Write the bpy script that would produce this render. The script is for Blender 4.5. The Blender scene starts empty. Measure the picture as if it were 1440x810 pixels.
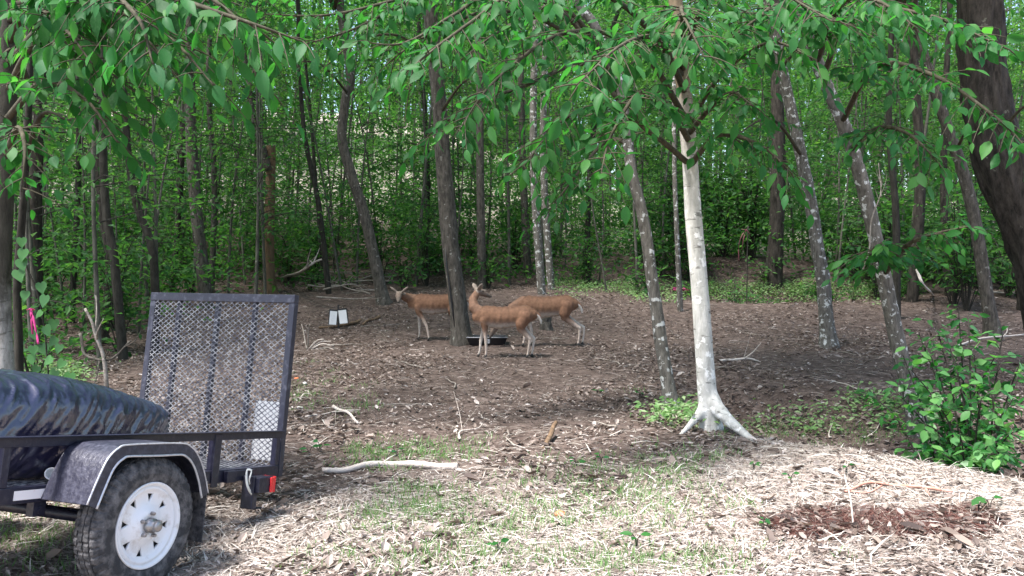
import bpy, bmesh, math, random
import numpy as np
from mathutils import Matrix, Vector

# ------------------------------------------------------------------ camera, sky, sun, exposure
SC = bpy.context.scene
COL = SC.collection
H, FPX, PIT = 1.48, 1200.0, math.atan(40 / 1200.0)          # eye height, focal length in photo pixels, tilt down
cam_d = bpy.data.cameras.new('camera'); cam = bpy.data.objects.new('camera', cam_d); COL.objects.link(cam)
cam_d.sensor_width = 36; cam_d.lens = 36 * FPX / 1440; cam_d.clip_end = 600; cam_d.clip_start = 0.05
cam.location = (0, 0, H); cam.rotation_euler = (math.pi / 2 - PIT, 0, 0)
SC.camera = cam
W = bpy.data.worlds.new('World'); SC.world = W; W.use_nodes = True
SUN_EL, SUN_AZ = math.radians(66), math.radians(235)         # azimuth clockwise from +Y: behind the camera, to the left
wn = W.node_tree.nodes; wl = W.node_tree.links
sky = wn.new('ShaderNodeTexSky'); sky.sky_type = 'NISHITA'; sky.sun_disc = False
sky.sun_elevation = SUN_EL; sky.sun_rotation = SUN_AZ; sky.dust_density = 2.5; sky.air_density = 1.0
bg = wn['Background']; bg.inputs['Strength'].default_value = 0.11
wl.new(sky.outputs[0], bg.inputs['Color'])
sd = bpy.data.lights.new('sun', 'SUN'); sd.energy = 3.3; sd.angle = math.radians(12); sd.color = (1.0, 0.98, 0.96)
sun = bpy.data.objects.new('sun', sd); COL.objects.link(sun)
sdir = Vector((math.sin(SUN_AZ) * math.cos(SUN_EL), math.cos(SUN_AZ) * math.cos(SUN_EL), math.sin(SUN_EL)))
sun.rotation_euler = sdir.to_track_quat('Z', 'Y').to_euler(); sun.location = (0, 0, 30)
SC.view_settings.view_transform = 'Standard'; SC.view_settings.look = 'None'
SC.view_settings.exposure = 1.92; SC.view_settings.gamma = 1.0; SC.view_settings.use_curve_mapping = False
SC.cycles.use_denoising = True; SC.cycles.max_bounces = 7; SC.cycles.diffuse_bounces = 4
SC.cycles.transmission_bounces = 4; SC.cycles.glossy_bounces = 3; SC.cycles.caustics_reflective = False

# ------------------------------------------------------------------ helpers
RNG = np.random.default_rng(7)
A = lambda v: np.asarray(v, float)
def sstep(a, b, v):
    t = np.clip((np.asarray(v, float) - a) / (b - a), 0, 1); return t * t * (3 - 2 * t)
def nrm(v):
    v = np.asarray(v, float); return v / np.maximum(np.linalg.norm(v, axis=-1, keepdims=True), 1e-9)
def pray(px, py):
    u, v = (px - 720) / FPX, (405 - py) / FPX
    return A((u, math.cos(PIT) + v * math.sin(PIT), -math.sin(PIT) + v * math.cos(PIT)))
def at(px, py, Y):
    d = pray(px, py); return A((0, 0, H)) + d * (Y / d[1])
def noise2(x, y, s=1.0, seed=0):
    r = np.random.default_rng(100 + seed); o = 0
    for k in range(6):
        a = r.uniform(0, 6.28); f = s * r.uniform(.6, 1.9); p = r.uniform(0, 6.28)
        o = o + np.sin(f * (np.cos(a) * x + np.sin(a) * y) + p + 1.3 * np.sin(f * .6 * (np.sin(a) * x - np.cos(a) * y) + p * 2))
    return o / 6
def lip(x): return 6.75 - 1.25 * (x - 2.0)                     # brink of the straw bank at the right
def gz(x, y):
    x = np.asarray(x, float); y = np.asarray(y, float)
    z = .13 * sstep(6, 13, y) + .75 * sstep(12.5, 22, y)
    k = .11 + .13 * (1 - sstep(-8, 9, x))
    z = z + k * np.maximum(y - 21, 0) * (1 - .35 * sstep(50, 110, y)) + .02 * np.maximum(y - 30, 0)
    z = z + .05 * np.maximum(-x - 5.5, 0) * sstep(6, 11, y)
    d = (y - lip(x)) / 1.6                                   # >0 beyond the brink
    m = sstep(1.75, 2.5, x)
    z = z - m * .55 * sstep(0.02, .75, d) * (1 - sstep(1.5, 3.2, d)) + m * .13 * np.exp(-((d + .22) / .28) ** 2)
    z = z + .30 * np.exp(-(((x - 2.6) / .50) ** 2 + ((y - 8.3) / .38) ** 2))
    z = z - 1.0 * np.exp(-(((x - 5.9) / 2.1) ** 2 + ((y - 19.6) / .9) ** 2)) + .5 * np.exp(-(((x - 6.2) / 3.2) ** 2 + ((y - 22.6) / 1.1) ** 2))
    amp = .012 + .02 * sstep(6, 14, y) + .12 * sstep(20, 34, y)
    z = z + amp * (noise2(x, y, 2.0, 1) + .6 * noise2(x, y, 5.5, 2))
    return z
def gp(px, py):
    d = pray(px, py); t = np.linspace(2, 90, 6000); P = A((0, 0, H)) + d[None] * t[:, None]
    i = np.argmax(P[:, 2] < gz(P[:, 0], P[:, 1])); 
    return A((P[i, 0], P[i, 1], float(gz(P[i, 0], P[i, 1]))))
def screen(P):
    P = np.atleast_2d(P); y, z = P[:, 1], P[:, 2] - H
    Y = y * math.cos(PIT) - z * math.sin(PIT); Z = y * math.sin(PIT) + z * math.cos(PIT)
    Yc = np.maximum(Y, .05); return 720 + FPX * P[:, 0] / Yc, 405 - FPX * Z / Yc, Y

class Acc:
    """collects vertices and faces; build() links ONE mesh object"""
    def __init__(s): s.v = []; s.q = []; s.t = []; s.n = 0
    def add(s, v, q=None, t=None):
        v = np.asarray(v, float).reshape(-1, 3)
        if q is not None and len(q): s.q.append(np.asarray(q, int) + s.n)
        if t is not None and len(t): s.t.append(np.asarray(t, int) + s.n)
        s.v.append(v); s.n += len(v)
    def box(s, c, size, R=None):
        k = A([(x, y, z) for z in (-.5, .5) for y in (-.5, .5) for x in (-.5, .5)]) * A(size)
        if R is not None: k = k @ np.asarray(R).T
        s.add(k + A(c), [(0, 2, 3, 1), (4, 5, 7, 6), (0, 1, 5, 4), (2, 6, 7, 3), (0, 4, 6, 2), (1, 3, 7, 5)])
    def bx(s, x0, x1, y0, y1, z0, z1): s.box(((x0 + x1) / 2, (y0 + y1) / 2, (z0 + z1) / 2), (x1 - x0, y1 - y0, z1 - z0))
    def bar(s, p0, p1, w, h=None, up=(0, 0, 1)):
        p0, p1 = A(p0), A(p1); d = p1 - p0; L = np.linalg.norm(d); d = d / L
        b = np.cross(up, d); b = nrm(b) if np.linalg.norm(b) > 1e-5 else A((1, 0, 0)); c = np.cross(d, b)
        s.box((p0 + p1) / 2, (L, w, h or w), np.stack([d, b, c], 1))
    def tube(s, pts, rad, n=8, rough=0, seed=0, cap=True, ridge=0, lobes=None):
        pts = A(pts); m = len(pts); rad = np.broadcast_to(A(rad), (m,)).copy()
        T = nrm(np.gradient(pts, axis=0)); ref = A((.13, .97, .2)) if abs(T[0][2]) > .6 else A((0, 0, 1))
        U = np.zeros_like(T); u = ref
        for i in range(m):
            u = u - T[i] * (u @ T[i]); u = u / np.linalg.norm(u); U[i] = u
        V = np.cross(T, U); a = np.arange(n) * 2 * np.pi / n
        r = rad[:, None] * np.ones(n)[None]
        if rough:
            g = np.random.default_rng(seed); ii = np.arange(m)[:, None]
            for k in range(1, 5): r = r * (1 + rough * .5 * np.sin(k * a[None] + g.uniform(0, 6.3) + ii * g.uniform(-.8, .8)))
            r = r * (1 + rough * .35 * g.standard_normal(r.shape))
        if ridge:
            g = np.random.default_rng(seed + 5)
            for k in (9, 13): r = r * (1 + ridge * np.sin(k * a[None] + 2.2 * np.sin(np.arange(m)[:, None] * g.uniform(.2, .5) + g.uniform(0, 6)) + g.uniform(0, 6)))
        if lobes is not None: r = r * lobes(a[None], np.arange(m)[:, None])
        v = pts[:, None] + r[..., None] * (np.cos(a)[None, :, None] * U[:, None] + np.sin(a)[None, :, None] * V[:, None])
        i, j = np.meshgrid(np.arange(m - 1), np.arange(n), indexing='ij'); jn = (j + 1) % n
        q = np.stack([i * n + j, i * n + jn, (i + 1) * n + jn, (i + 1) * n + j], -1).reshape(-1, 4)
        v = v.reshape(-1, 3); t = []
        if cap:
            v = np.vstack([v, pts[0], pts[-1]]); e = m * n
            for k in range(n): t.append((e, (k + 1) % n, k)); t.append((e + 1, (m - 1) * n + k, (m - 1) * n + (k + 1) % n))
        s.add(v, q, t)
    def lathe(s, prof, n=48, axis='y', c=(0, 0, 0), close=False, mod=None):
        prof = A(prof); m = len(prof); a = np.arange(n) * 2 * np.pi / n
        r = prof[:, 0][:, None] * np.ones(n)[None]
        if mod is not None: r = mod(r, np.arange(m)[:, None], np.arange(n)[None])
        h = prof[:, 1][:, None] * np.ones(n)[None]
        if axis == 'y': v = np.stack([r * np.cos(a), h, r * np.sin(a)], -1)
        else: v = np.stack([r * np.cos(a), r * np.sin(a), h], -1)
        mm = m if close else m - 1
        i, j = np.meshgrid(np.arange(mm), np.arange(n), indexing='ij'); jn = (j + 1) % n; i2 = (i + 1) % m
        s.add(v.reshape(-1, 3) + A(c), np.stack([i * n + j, i * n + jn, i2 * n + jn, i2 * n + j], -1).reshape(-1, 4))
    def build(s, name, mat, parent=None, origin=(0, 0, 0), smooth=False, bevel=0, data=None):
        me = data or s.mesh(name, mat, origin, smooth)
        o = bpy.data.objects.new(name, me); COL.objects.link(o)
        if parent: o.parent = parent
        elif data is None: o.location = tuple(origin)
        if bevel:
            b = o.modifiers.new('bevel', 'BEVEL'); b.width = bevel; b.segments = 2; b.limit_method = 'ANGLE'
        return o
    def mesh(s, name, mat, origin=(0, 0, 0), smooth=False):
        v = np.vstack(s.v) - A(origin)
        q = np.vstack(s.q) if s.q else np.zeros((0, 4), int); t = np.vstack(s.t) if s.t else np.zeros((0, 3), int)
        me = bpy.data.meshes.new(name); me.vertices.add(len(v)); me.vertices.foreach_set('co', v.astype(np.float32).ravel())
        nl = q.size + t.size; me.loops.add(nl); me.loops.foreach_set('vertex_index', np.concatenate([q.ravel(), t.ravel()]).astype(np.int32))
        me.polygons.add(len(q) + len(t))
        st = np.concatenate([np.arange(len(q)) * 4, q.size + np.arange(len(t)) * 3]).astype(np.int32)
        me.polygons.foreach_set('loop_start', st)
        me.polygons.foreach_set('use_smooth', np.full(len(q) + len(t), smooth))
        me.update(calc_edges=True); me.validate()
        if mat: me.materials.append(mat)
        return me
def tag(o, label=None, cat=None, group=None, kind=None):
    if label: o['label'] = label
    if cat: o['category'] = cat
    if group: o['group'] = group
    if kind: o['kind'] = kind
    return o
def empty(name, loc=(0, 0, 0), rz=0.0):
    o = bpy.data.objects.new(name, None); COL.objects.link(o); o.location = tuple(loc); o.rotation_euler = (0, 0, rz); o.empty_display_size = .2
    return o
def inst(name, me, parent=None, M=None):
    o = bpy.data.objects.new(name, me); COL.objects.link(o)
    if parent: o.parent = parent
    if M is not None: o.matrix_local = M
    return o
def spline(pts, n=6):
    pts = A(pts); P = np.vstack([2 * pts[0] - pts[1], pts, 2 * pts[-1] - pts[-2]]); out = []
    for i in range(1, len(P) - 2):
        for t in np.arange(n) / n:
            a, b, c, d = P[i - 1:i + 3]
            out.append(.5 * (2 * b + (c - a) * t + (2 * a - 5 * b + 4 * c - d) * t * t + (3 * b - a - 3 * c + d) * t ** 3))
    out.append(P[-2]); return A(out)

# ------------------------------------------------------------------ materials
def mat(name, col=(.5, .5, .5), rough=.6, metal=0.0, spec=.5, noise=None, bump=None, isl=None, obj=None, trans=None, coords='Object', col2=None, coat=0):
    """Principled; noise=(scale, colour2, lo, hi) mottles, bump=(scale, strength), isl / obj = list of colours picked per piece"""
    m = bpy.data.materials.new(name); m.use_nodes = True; N = m.node_tree.nodes; L = m.node_tree.links; b = N['Principled BSDF']
    b.inputs['Roughness'].default_value = rough; b.inputs['Metallic'].default_value = metal; b.inputs['Specular IOR Level'].default_value = spec
    if coat: b.inputs['Coat Weight'].default_value = coat
    tc = N.new('ShaderNodeTexCoord'); out = None
    if isl or obj:
        src = N.new('ShaderNodeNewGeometry').outputs['Random Per Island'] if isl else N.new('ShaderNodeObjectInfo').outputs['Random']
        cr = N.new('ShaderNodeValToRGB'); L.new(src, cr.inputs[0]); cols = isl or obj; e = cr.color_ramp.elements
        cr.color_ramp.interpolation = 'LINEAR'
        while len(e) < len(cols): e.new(.5)
        for i, c in enumerate(cols): e[i].position = i / max(1, len(cols) - 1); e[i].color = (*c, 1)
        out = cr.outputs[0]
    if noise:
        nz = N.new('ShaderNodeTexNoise'); nz.inputs['Scale'].default_value = noise[0]; nz.inputs['Detail'].default_value = 6; nz.inputs['Roughness'].default_value = .65
        L.new(tc.outputs[coords], nz.inputs['Vector'])
        mr = N.new('ShaderNodeMapRange'); mr.inputs['From Min'].default_value = noise[2]; mr.inputs['From Max'].default_value = noise[3]; L.new(nz.outputs['Fac'], mr.inputs['Value'])
        mx = N.new('ShaderNodeMix'); mx.data_type = 'RGBA'; L.new(mr.outputs[0], mx.inputs['Factor'])
        if out is not None: L.new(out, mx.inputs['A'])
        else: mx.inputs['A'].default_value = (*col, 1)
        mx.inputs['B'].default_value = (*noise[1], 1); out = mx.outputs['Result']
    if out is not None: L.new(out, b.inputs['Base Color'])
    else: b.inputs['Base Color'].default_value = (*col, 1)
    if bump:
        n2 = N.new('ShaderNodeTexNoise'); n2.inputs['Scale'].default_value = bump[0]; n2.inputs['Detail'].default_value = 5
        L.new(tc.outputs[coords], n2.inputs['Vector']); bp = N.new('ShaderNodeBump'); bp.inputs['Strength'].default_value = bump[1]; bp.inputs['Distance'].default_value = .02
        L.new(n2.outputs['Fac'], bp.inputs['Height']); L.new(bp.outputs[0], b.inputs['Normal'])
    if trans:
        tr = N.new('ShaderNodeBsdfTranslucent'); ms = N.new('ShaderNodeMixShader'); ms.inputs[0].default_value = trans[0]
        if out is not None:
            hm = N.new('ShaderNodeMix'); hm.data_type = 'RGBA'; hm.blend_type = 'MULTIPLY'; hm.inputs['Factor'].default_value = 1
            L.new(out, hm.inputs['A']); hm.inputs['B'].default_value = (*trans[1], 1); L.new(hm.outputs['Result'], tr.inputs['Color'])
        else: tr.inputs['Color'].default_value = (*trans[1], 1)
        L.new(b.outputs[0], ms.inputs[1]); L.new(tr.outputs[0], ms.inputs[2]); L.new(ms.outputs[0], N['Material Output'].inputs['Surface'])
    return m
def bark(name, c1, c2, lichen, amount, scale=6.0, bump=.7, upper=None, scar=False):
    """stretched mottling, dark streaks and round pale lichen spots"""
    m = bpy.data.materials.new(name); m.use_nodes = True; N = m.node_tree.nodes; L = m.node_tree.links; b = N['Principled BSDF']
    b.inputs['Roughness'].default_value = .9; b.inputs['Specular IOR Level'].default_value = .2
    tc = N.new('ShaderNodeTexCoord'); mp = N.new('ShaderNodeMapping'); mp.inputs['Scale'].default_value = (1, 1, .3); L.new(tc.outputs['Object'], mp.inputs[0])
    n1 = N.new('ShaderNodeTexNoise'); n1.inputs['Scale'].default_value = scale * 2.5; n1.inputs['Detail'].default_value = 8; n1.inputs['Roughness'].default_value = .7; L.new(mp.outputs[0], n1.inputs['Vector'])
    r1 = N.new('ShaderNodeMapRange'); r1.inputs['From Min'].default_value = .36; r1.inputs['From Max'].default_value = .64; L.new(n1.outputs['Fac'], r1.inputs['Value'])
    mx = N.new('ShaderNodeMix'); mx.data_type = 'RGBA'; mx.inputs['A'].default_value = (*c1, 1); mx.inputs['B'].default_value = (*c2, 1); L.new(r1.outputs[0], mx.inputs['Factor'])
    n2 = N.new('ShaderNodeTexNoise'); n2.inputs['Scale'].default_value = scale * 1.3; n2.inputs['Detail'].default_value = 4; n2.inputs['Roughness'].default_value = .6; L.new(tc.outputs['Object'], n2.inputs['Vector'])
    r2 = N.new('ShaderNodeMapRange'); lo = .72 - .32 * amount; r2.inputs['From Min'].default_value = lo; r2.inputs['From Max'].default_value = lo + .06; L.new(n2.outputs['Fac'], r2.inputs['Value'])
    m2 = N.new('ShaderNodeMix'); m2.data_type = 'RGBA'; m2.inputs['B'].default_value = (*lichen, 1); L.new(mx.outputs['Result'], m2.inputs['A']); L.new(r2.outputs[0], m2.inputs['Factor'])
    L.new(m2.outputs['Result'], b.inputs['Base Color'])
    if scar:
        mp2 = N.new('ShaderNodeMapping'); mp2.inputs['Scale'].default_value = (1, 1, 3.5); L.new(tc.outputs['Object'], mp2.inputs[0]); n4 = N.new('ShaderNodeTexNoise'); n4.inputs['Scale'].default_value = 11; n4.inputs['Detail'].default_value = 3; L.new(mp2.outputs[0], n4.inputs['Vector'])
        r4 = N.new('ShaderNodeMapRange'); r4.inputs['From Min'].default_value = .61; r4.inputs['From Max'].default_value = .68; r4.inputs['To Max'].default_value = .75; L.new(n4.outputs['Fac'], r4.inputs['Value'])
        m5 = N.new('ShaderNodeMix'); m5.data_type = 'RGBA'; L.new(r4.outputs[0], m5.inputs['Factor']); L.new(m2.outputs['Result'], m5.inputs['A']); m5.inputs['B'].default_value = (.10, .095, .08, 1); m2 = m5; L.new(m2.outputs['Result'], b.inputs['Base Color'])
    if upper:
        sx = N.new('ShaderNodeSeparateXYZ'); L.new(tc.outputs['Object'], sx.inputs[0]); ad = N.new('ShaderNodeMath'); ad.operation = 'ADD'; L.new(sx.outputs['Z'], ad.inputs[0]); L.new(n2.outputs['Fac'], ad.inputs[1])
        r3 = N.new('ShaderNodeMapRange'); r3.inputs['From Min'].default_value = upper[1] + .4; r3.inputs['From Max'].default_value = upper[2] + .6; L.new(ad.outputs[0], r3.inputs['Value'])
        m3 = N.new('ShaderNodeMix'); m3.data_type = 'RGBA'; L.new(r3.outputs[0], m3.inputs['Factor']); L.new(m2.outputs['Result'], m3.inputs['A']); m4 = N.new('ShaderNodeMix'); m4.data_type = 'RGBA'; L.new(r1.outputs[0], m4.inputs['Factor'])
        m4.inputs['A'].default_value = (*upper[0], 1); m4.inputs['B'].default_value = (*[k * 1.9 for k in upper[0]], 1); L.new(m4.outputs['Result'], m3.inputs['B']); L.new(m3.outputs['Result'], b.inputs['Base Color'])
    bp = N.new('ShaderNodeBump'); bp.inputs['Strength'].default_value = bump; bp.inputs['Distance'].default_value = .02; L.new(n1.outputs['Fac'], bp.inputs['Height']); L.new(bp.outputs[0], b.inputs['Normal'])
    return m
M = {}
GREENS = [(.014, .068, .016), (.022, .105, .024), (.035, .14, .03), (.028, .12, .045), (.06, .175, .04), (.016, .085, .028)]
FARG = [(.022, .078, .022), (.04, .115, .032), (.07, .165, .045), (.03, .10, .04), (.10, .20, .05)]
M['leaf'] = mat('leaf_green', rough=.52, spec=.16, obj=GREENS, trans=(.46, (1.6, 2.2, .9)), noise=(9, (.05, .13, .05), .5, .8))
M['leafs'] = mat('leaf_green_mass', rough=.52, spec=.16, isl=GREENS, trans=(.46, (1.6, 2.2, .9)))
M['far'] = mat('leaf_forest', rough=.55, spec=.2, isl=FARG, trans=(.5, (1.8, 2.1, .95)))
M['vine'] = mat('leaf_vine', rough=.4, spec=.4, obj=[(.04, .13, .035), (.065, .18, .05), (.035, .11, .035)], trans=(.35, (1.6, 1.8, .8)))
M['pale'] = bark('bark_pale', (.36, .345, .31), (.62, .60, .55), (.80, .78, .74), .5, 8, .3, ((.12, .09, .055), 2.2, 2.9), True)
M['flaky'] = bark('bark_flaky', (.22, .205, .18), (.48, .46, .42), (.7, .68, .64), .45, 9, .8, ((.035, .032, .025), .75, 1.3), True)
M['grey'] = bark('bark_grey', (.065, .06, .05), (.19, .172, .148), (.55, .55, .52), .47, 11, .9)
M['grey2'] = bark('bark_grey_brown', (.036, .032, .026), (.125, .11, .092), (.24, .235, .205), .3, 9, 1.0)
M['brown'] = bark('bark_brown', (.10, .065, .04), (.20, .13, .08), (.26, .2, .15), .15, 7, .8)
M['dark'] = bark('bark_dark', (.014, .012, .010), (.065, .055, .045), (.14, .14, .11), .2, 6, 1.0)
M['thin'] = bark('bark_thin', (.02, .018, .014), (.055, .05, .041), (.12, .118, .1), .2, 8, .6)
M['limb'] = bark('bark_limb', (.035, .032, .02), (.085, .075, .05), (.13, .13, .10), .15, 9, .5)
M['sap'] = bark('bark_sapling', (.05, .048, .038), (.13, .125, .10), (.22, .22, .19), .3, 8, .6)
M['stick'] = mat('dead_wood', (.20, .17, .14), .9, spec=.15, noise=(14, (.36, .32, .28), .4, .65), bump=(40, .5))
M['palewood'] = mat('pale_wood', (.55, .48, .42), .85, spec=.2, noise=(12, (.38, .32, .27), .5, .75), bump=(40, .5))
M['redwood'] = mat('red_root', (.40, .19, .14), .8, spec=.2, noise=(20, (.5, .32, .26), .4, .7))
M['black'] = mat('black_paint', (.012, .012, .026), .38, spec=.5, noise=(30, (.045, .045, .06), .52, .8), bump=(60, .12))
M['gatepaint'] = mat('worn_black_paint', (.02, .02, .034), .42, spec=.5, noise=(16, (.13, .13, .16), .52, .8), bump=(70, .15))
M['meshm'] = mat('worn_mesh_steel', (.06, .06, .08), .5, metal=.3, spec=.5, noise=(25, (.30, .30, .31), .42, .62))
M['trim'] = mat('bright_edge', (.55, .56, .6), .35, metal=.5, noise=(30, (.25, .25, .28), .5, .75))
M['fender'] = mat('dusty_black_steel', (.018, .018, .032), .4, spec=.5, noise=(34, (.06, .06, .085), .45, .72), bump=(60, .2))
M['tyre'] = mat('tyre_rubber', (.035, .035, .038), .8, spec=.3, noise=(22, (.17, .16, .16), .42, .72), bump=(90, .3))
M['rim'] = mat('white_rim', (.78, .77, .78), .4, spec=.5, noise=(18, (.50, .45, .40), .52, .8))
M['steel'] = mat('bare_steel', (.35, .34, .34), .4, metal=.8, noise=(40, (.2, .17, .15), .5, .75))
M['red'] = mat('red_lens', (.75, .02, .03), .2, spec=.6, coat=.5)
M['sticker'] = mat('sticker', (.80, .76, .76), .5, noise=(30, (.72, .52, .5), .6, .8))
M['white'] = mat('white_plastic', (.78, .78, .78), .5, noise=(9, (.6, .6, .6), .55, .8))
M['wire'] = mat('white_wire', (.7, .68, .62), .5)
M['tray'] = mat('black_plastic', (.012, .012, .014), .35)
M['pink'] = mat('pink_ribbon', (.62, .06, .26), .5, trans=(.3, (.7, .08, .3)))
M['redrib'] = mat('red_ribbon', (.16, .05, .055), .7, trans=(.15, (.2, .06, .06)))
M['orange'] = mat('orange_scrap', (.75, .20, .08), .6)
M['ink'] = mat('grey_ink', (.25, .25, .26), .7)
M['hoof'] = mat('hoof', (.02, .017, .015), .5)
M['eye'] = mat('eye', (.01, .007, .005), .1, spec=.8)
LIT = [(.055, .04, .035), (.10, .075, .062), (.16, .122, .10), (.24, .19, .16), (.34, .28, .245), (.08, .057, .048), (.50, .44, .40)]
M['litter'] = mat('dead_leaf', rough=.75, spec=.25, isl=LIT, trans=(.15, (1.2, 1.0, .8)))
M['litterp'] = mat('dead_leaf_bleached', rough=.75, spec=.25, isl=[(.10, .075, .06), (.24, .19, .16), (.40, .345, .31), (.56, .50, .46), (.17, .13, .11), (.32, .27, .24)], trans=(.15, (1.1, 1.0, .9)))
M['straw'] = mat('dry_straw', rough=.7, spec=.3, isl=[(.13, .10, .085), (.34, .30, .255), (.52, .475, .42), (.66, .62, .57), (.24, .20, .17), (.44, .40, .35)], trans=(.15, (1.1, 1.0, .9)))
M['mulch'] = mat('red_mulch', rough=.85, spec=.2, isl=[(.05, .02, .018), (.085, .036, .03), (.14, .07, .055), (.04, .022, .02), (.22, .15, .12)])
M['grass'] = mat('grass_blade', rough=.5, spec=.35, isl=[(.08, .18, .05), (.13, .25, .08), (.20, .32, .13), (.30, .38, .21)], trans=(.4, (1.5, 1.6, .9)))

# ------------------------------------------------------------------ leaf templates (x along the leaf, y across, z face)
def leaf_template(w=.27, fold=.07, droop=.12):
    xs = A([0, .16, .40, .64, .84, 1.0]); ws = A([0, .62, 1.0, .84, .36, 0]) * w; zs = -droop * xs ** 2
    v = [(xs[0], 0, 0)]; 
    for i in range(1, 5): v += [(xs[i], ws[i], zs[i] + fold * ws[i] / w), (xs[i], 0, zs[i]), (xs[i], -ws[i], zs[i] + fold * ws[i] / w)]
    v.append((1.0, 0, zs[5])); t = [(0, 2, 1), (0, 3, 2)]; q = []
    for i in range(3):
        a = 1 + 3 * i; b = a + 3; q += [(a, a + 1, b + 1, b), (a + 1, a + 2, b + 2, b + 1)]
    t += [(10, 11, 13), (11, 12, 13)]
    return A(v), q, t
def heart_template():
    p = [(0, 0), (-.12, .16), (-.05, .36), (.16, .46), (.42, .40), (.72, .2), (1, 0)]
    v = [(0, 0, 0), (.3, 0, -.03), (.65, 0, -.06)]; up = [(x, y, .05 * y) for x, y in p[1:-1]]; dn = [(x, -y, .05 * y) for x, y in p[1:-1]]
    v += up + dn + [(1, 0, -.12)]; t = []
    for o, s in ((3, 1), (8, 0)):
        f = [(0, o + 1, o), (0, 1, o + 1), (1, o + 2, o + 1), (1, 2, o + 2), (2, o + 3, o + 2), (2, o + 4, o + 3), (2, 13, o + 4)]
        t += [k if s else k[::-1] for k in f]
    return A(v), [], t
RHOMB = (A([(0, 0, 0), (.42, .26, .05), (1, 0, -.10), (.42, -.26, .05)]), [], [(0, 2, 1), (0, 3, 2)])
def twist(t, k, c):
    v, q, f = t; v = v.copy(); a = k * v[:, 0]; y, z = v[:, 1].copy(), v[:, 2].copy(); v[:, 1] = y * np.cos(a) - z * np.sin(a) + c * v[:, 0] ** 2; v[:, 2] = y * np.sin(a) + z * np.cos(a); return v, q, f
LT = [leaf_template(.235, .07, .14), leaf_template(.21, .05, .22), leaf_template(.26, .09, .08), twist(leaf_template(.22, .12, .3), .7, .1), twist(leaf_template(.25, .03, .02), -.5, -.08), twist(leaf_template(.19, .10, .4), .3, .06)]
def frames(d, n):
    d = nrm(d); n = n - d * np.sum(n * d, -1, keepdims=True); n = nrm(n); s = np.cross(n, d); return d, s, n
def scatter(acc, tpl, P, D, Nn, S):
    v, q, t = tpl; d, s, n = frames(D, Nn); S = np.asarray(S)[:, None, None]; k = len(P); m = len(v)
    vv = P[:, None] + S * (v[None, :, 0:1] * d[:, None] + v[None, :, 1:2] * s[:, None] + v[None, :, 2:3] * n[:, None])
    off = (np.arange(k) * m)[:, None, None]
    acc.add(vv.reshape(-1, 3), (A(q).astype(int)[None] + off).reshape(-1, 4) if len(q) else None, (A(t).astype(int)[None] + off).reshape(-1, 3) if len(t) else None)
def tplmesh(name, tpl, m):
    a = Acc(); a.add(*tpl); return a.mesh(name, m, smooth=True)
LEAFM = [tplmesh('leaf', t, M['leaf']) for t in LT]
VINEM = tplmesh('vine_leaf', heart_template(), M['vine'])
def leafM(P, D, Nn, S):
    d, s, n = frames(A(D)[None], A(Nn)[None]); R = np.stack([d[0], s[0], n[0]], 1) * S
    return Matrix([[*R[0], P[0]], [*R[1], P[1]], [*R[2], P[2]], [0, 0, 0, 1]])

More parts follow.
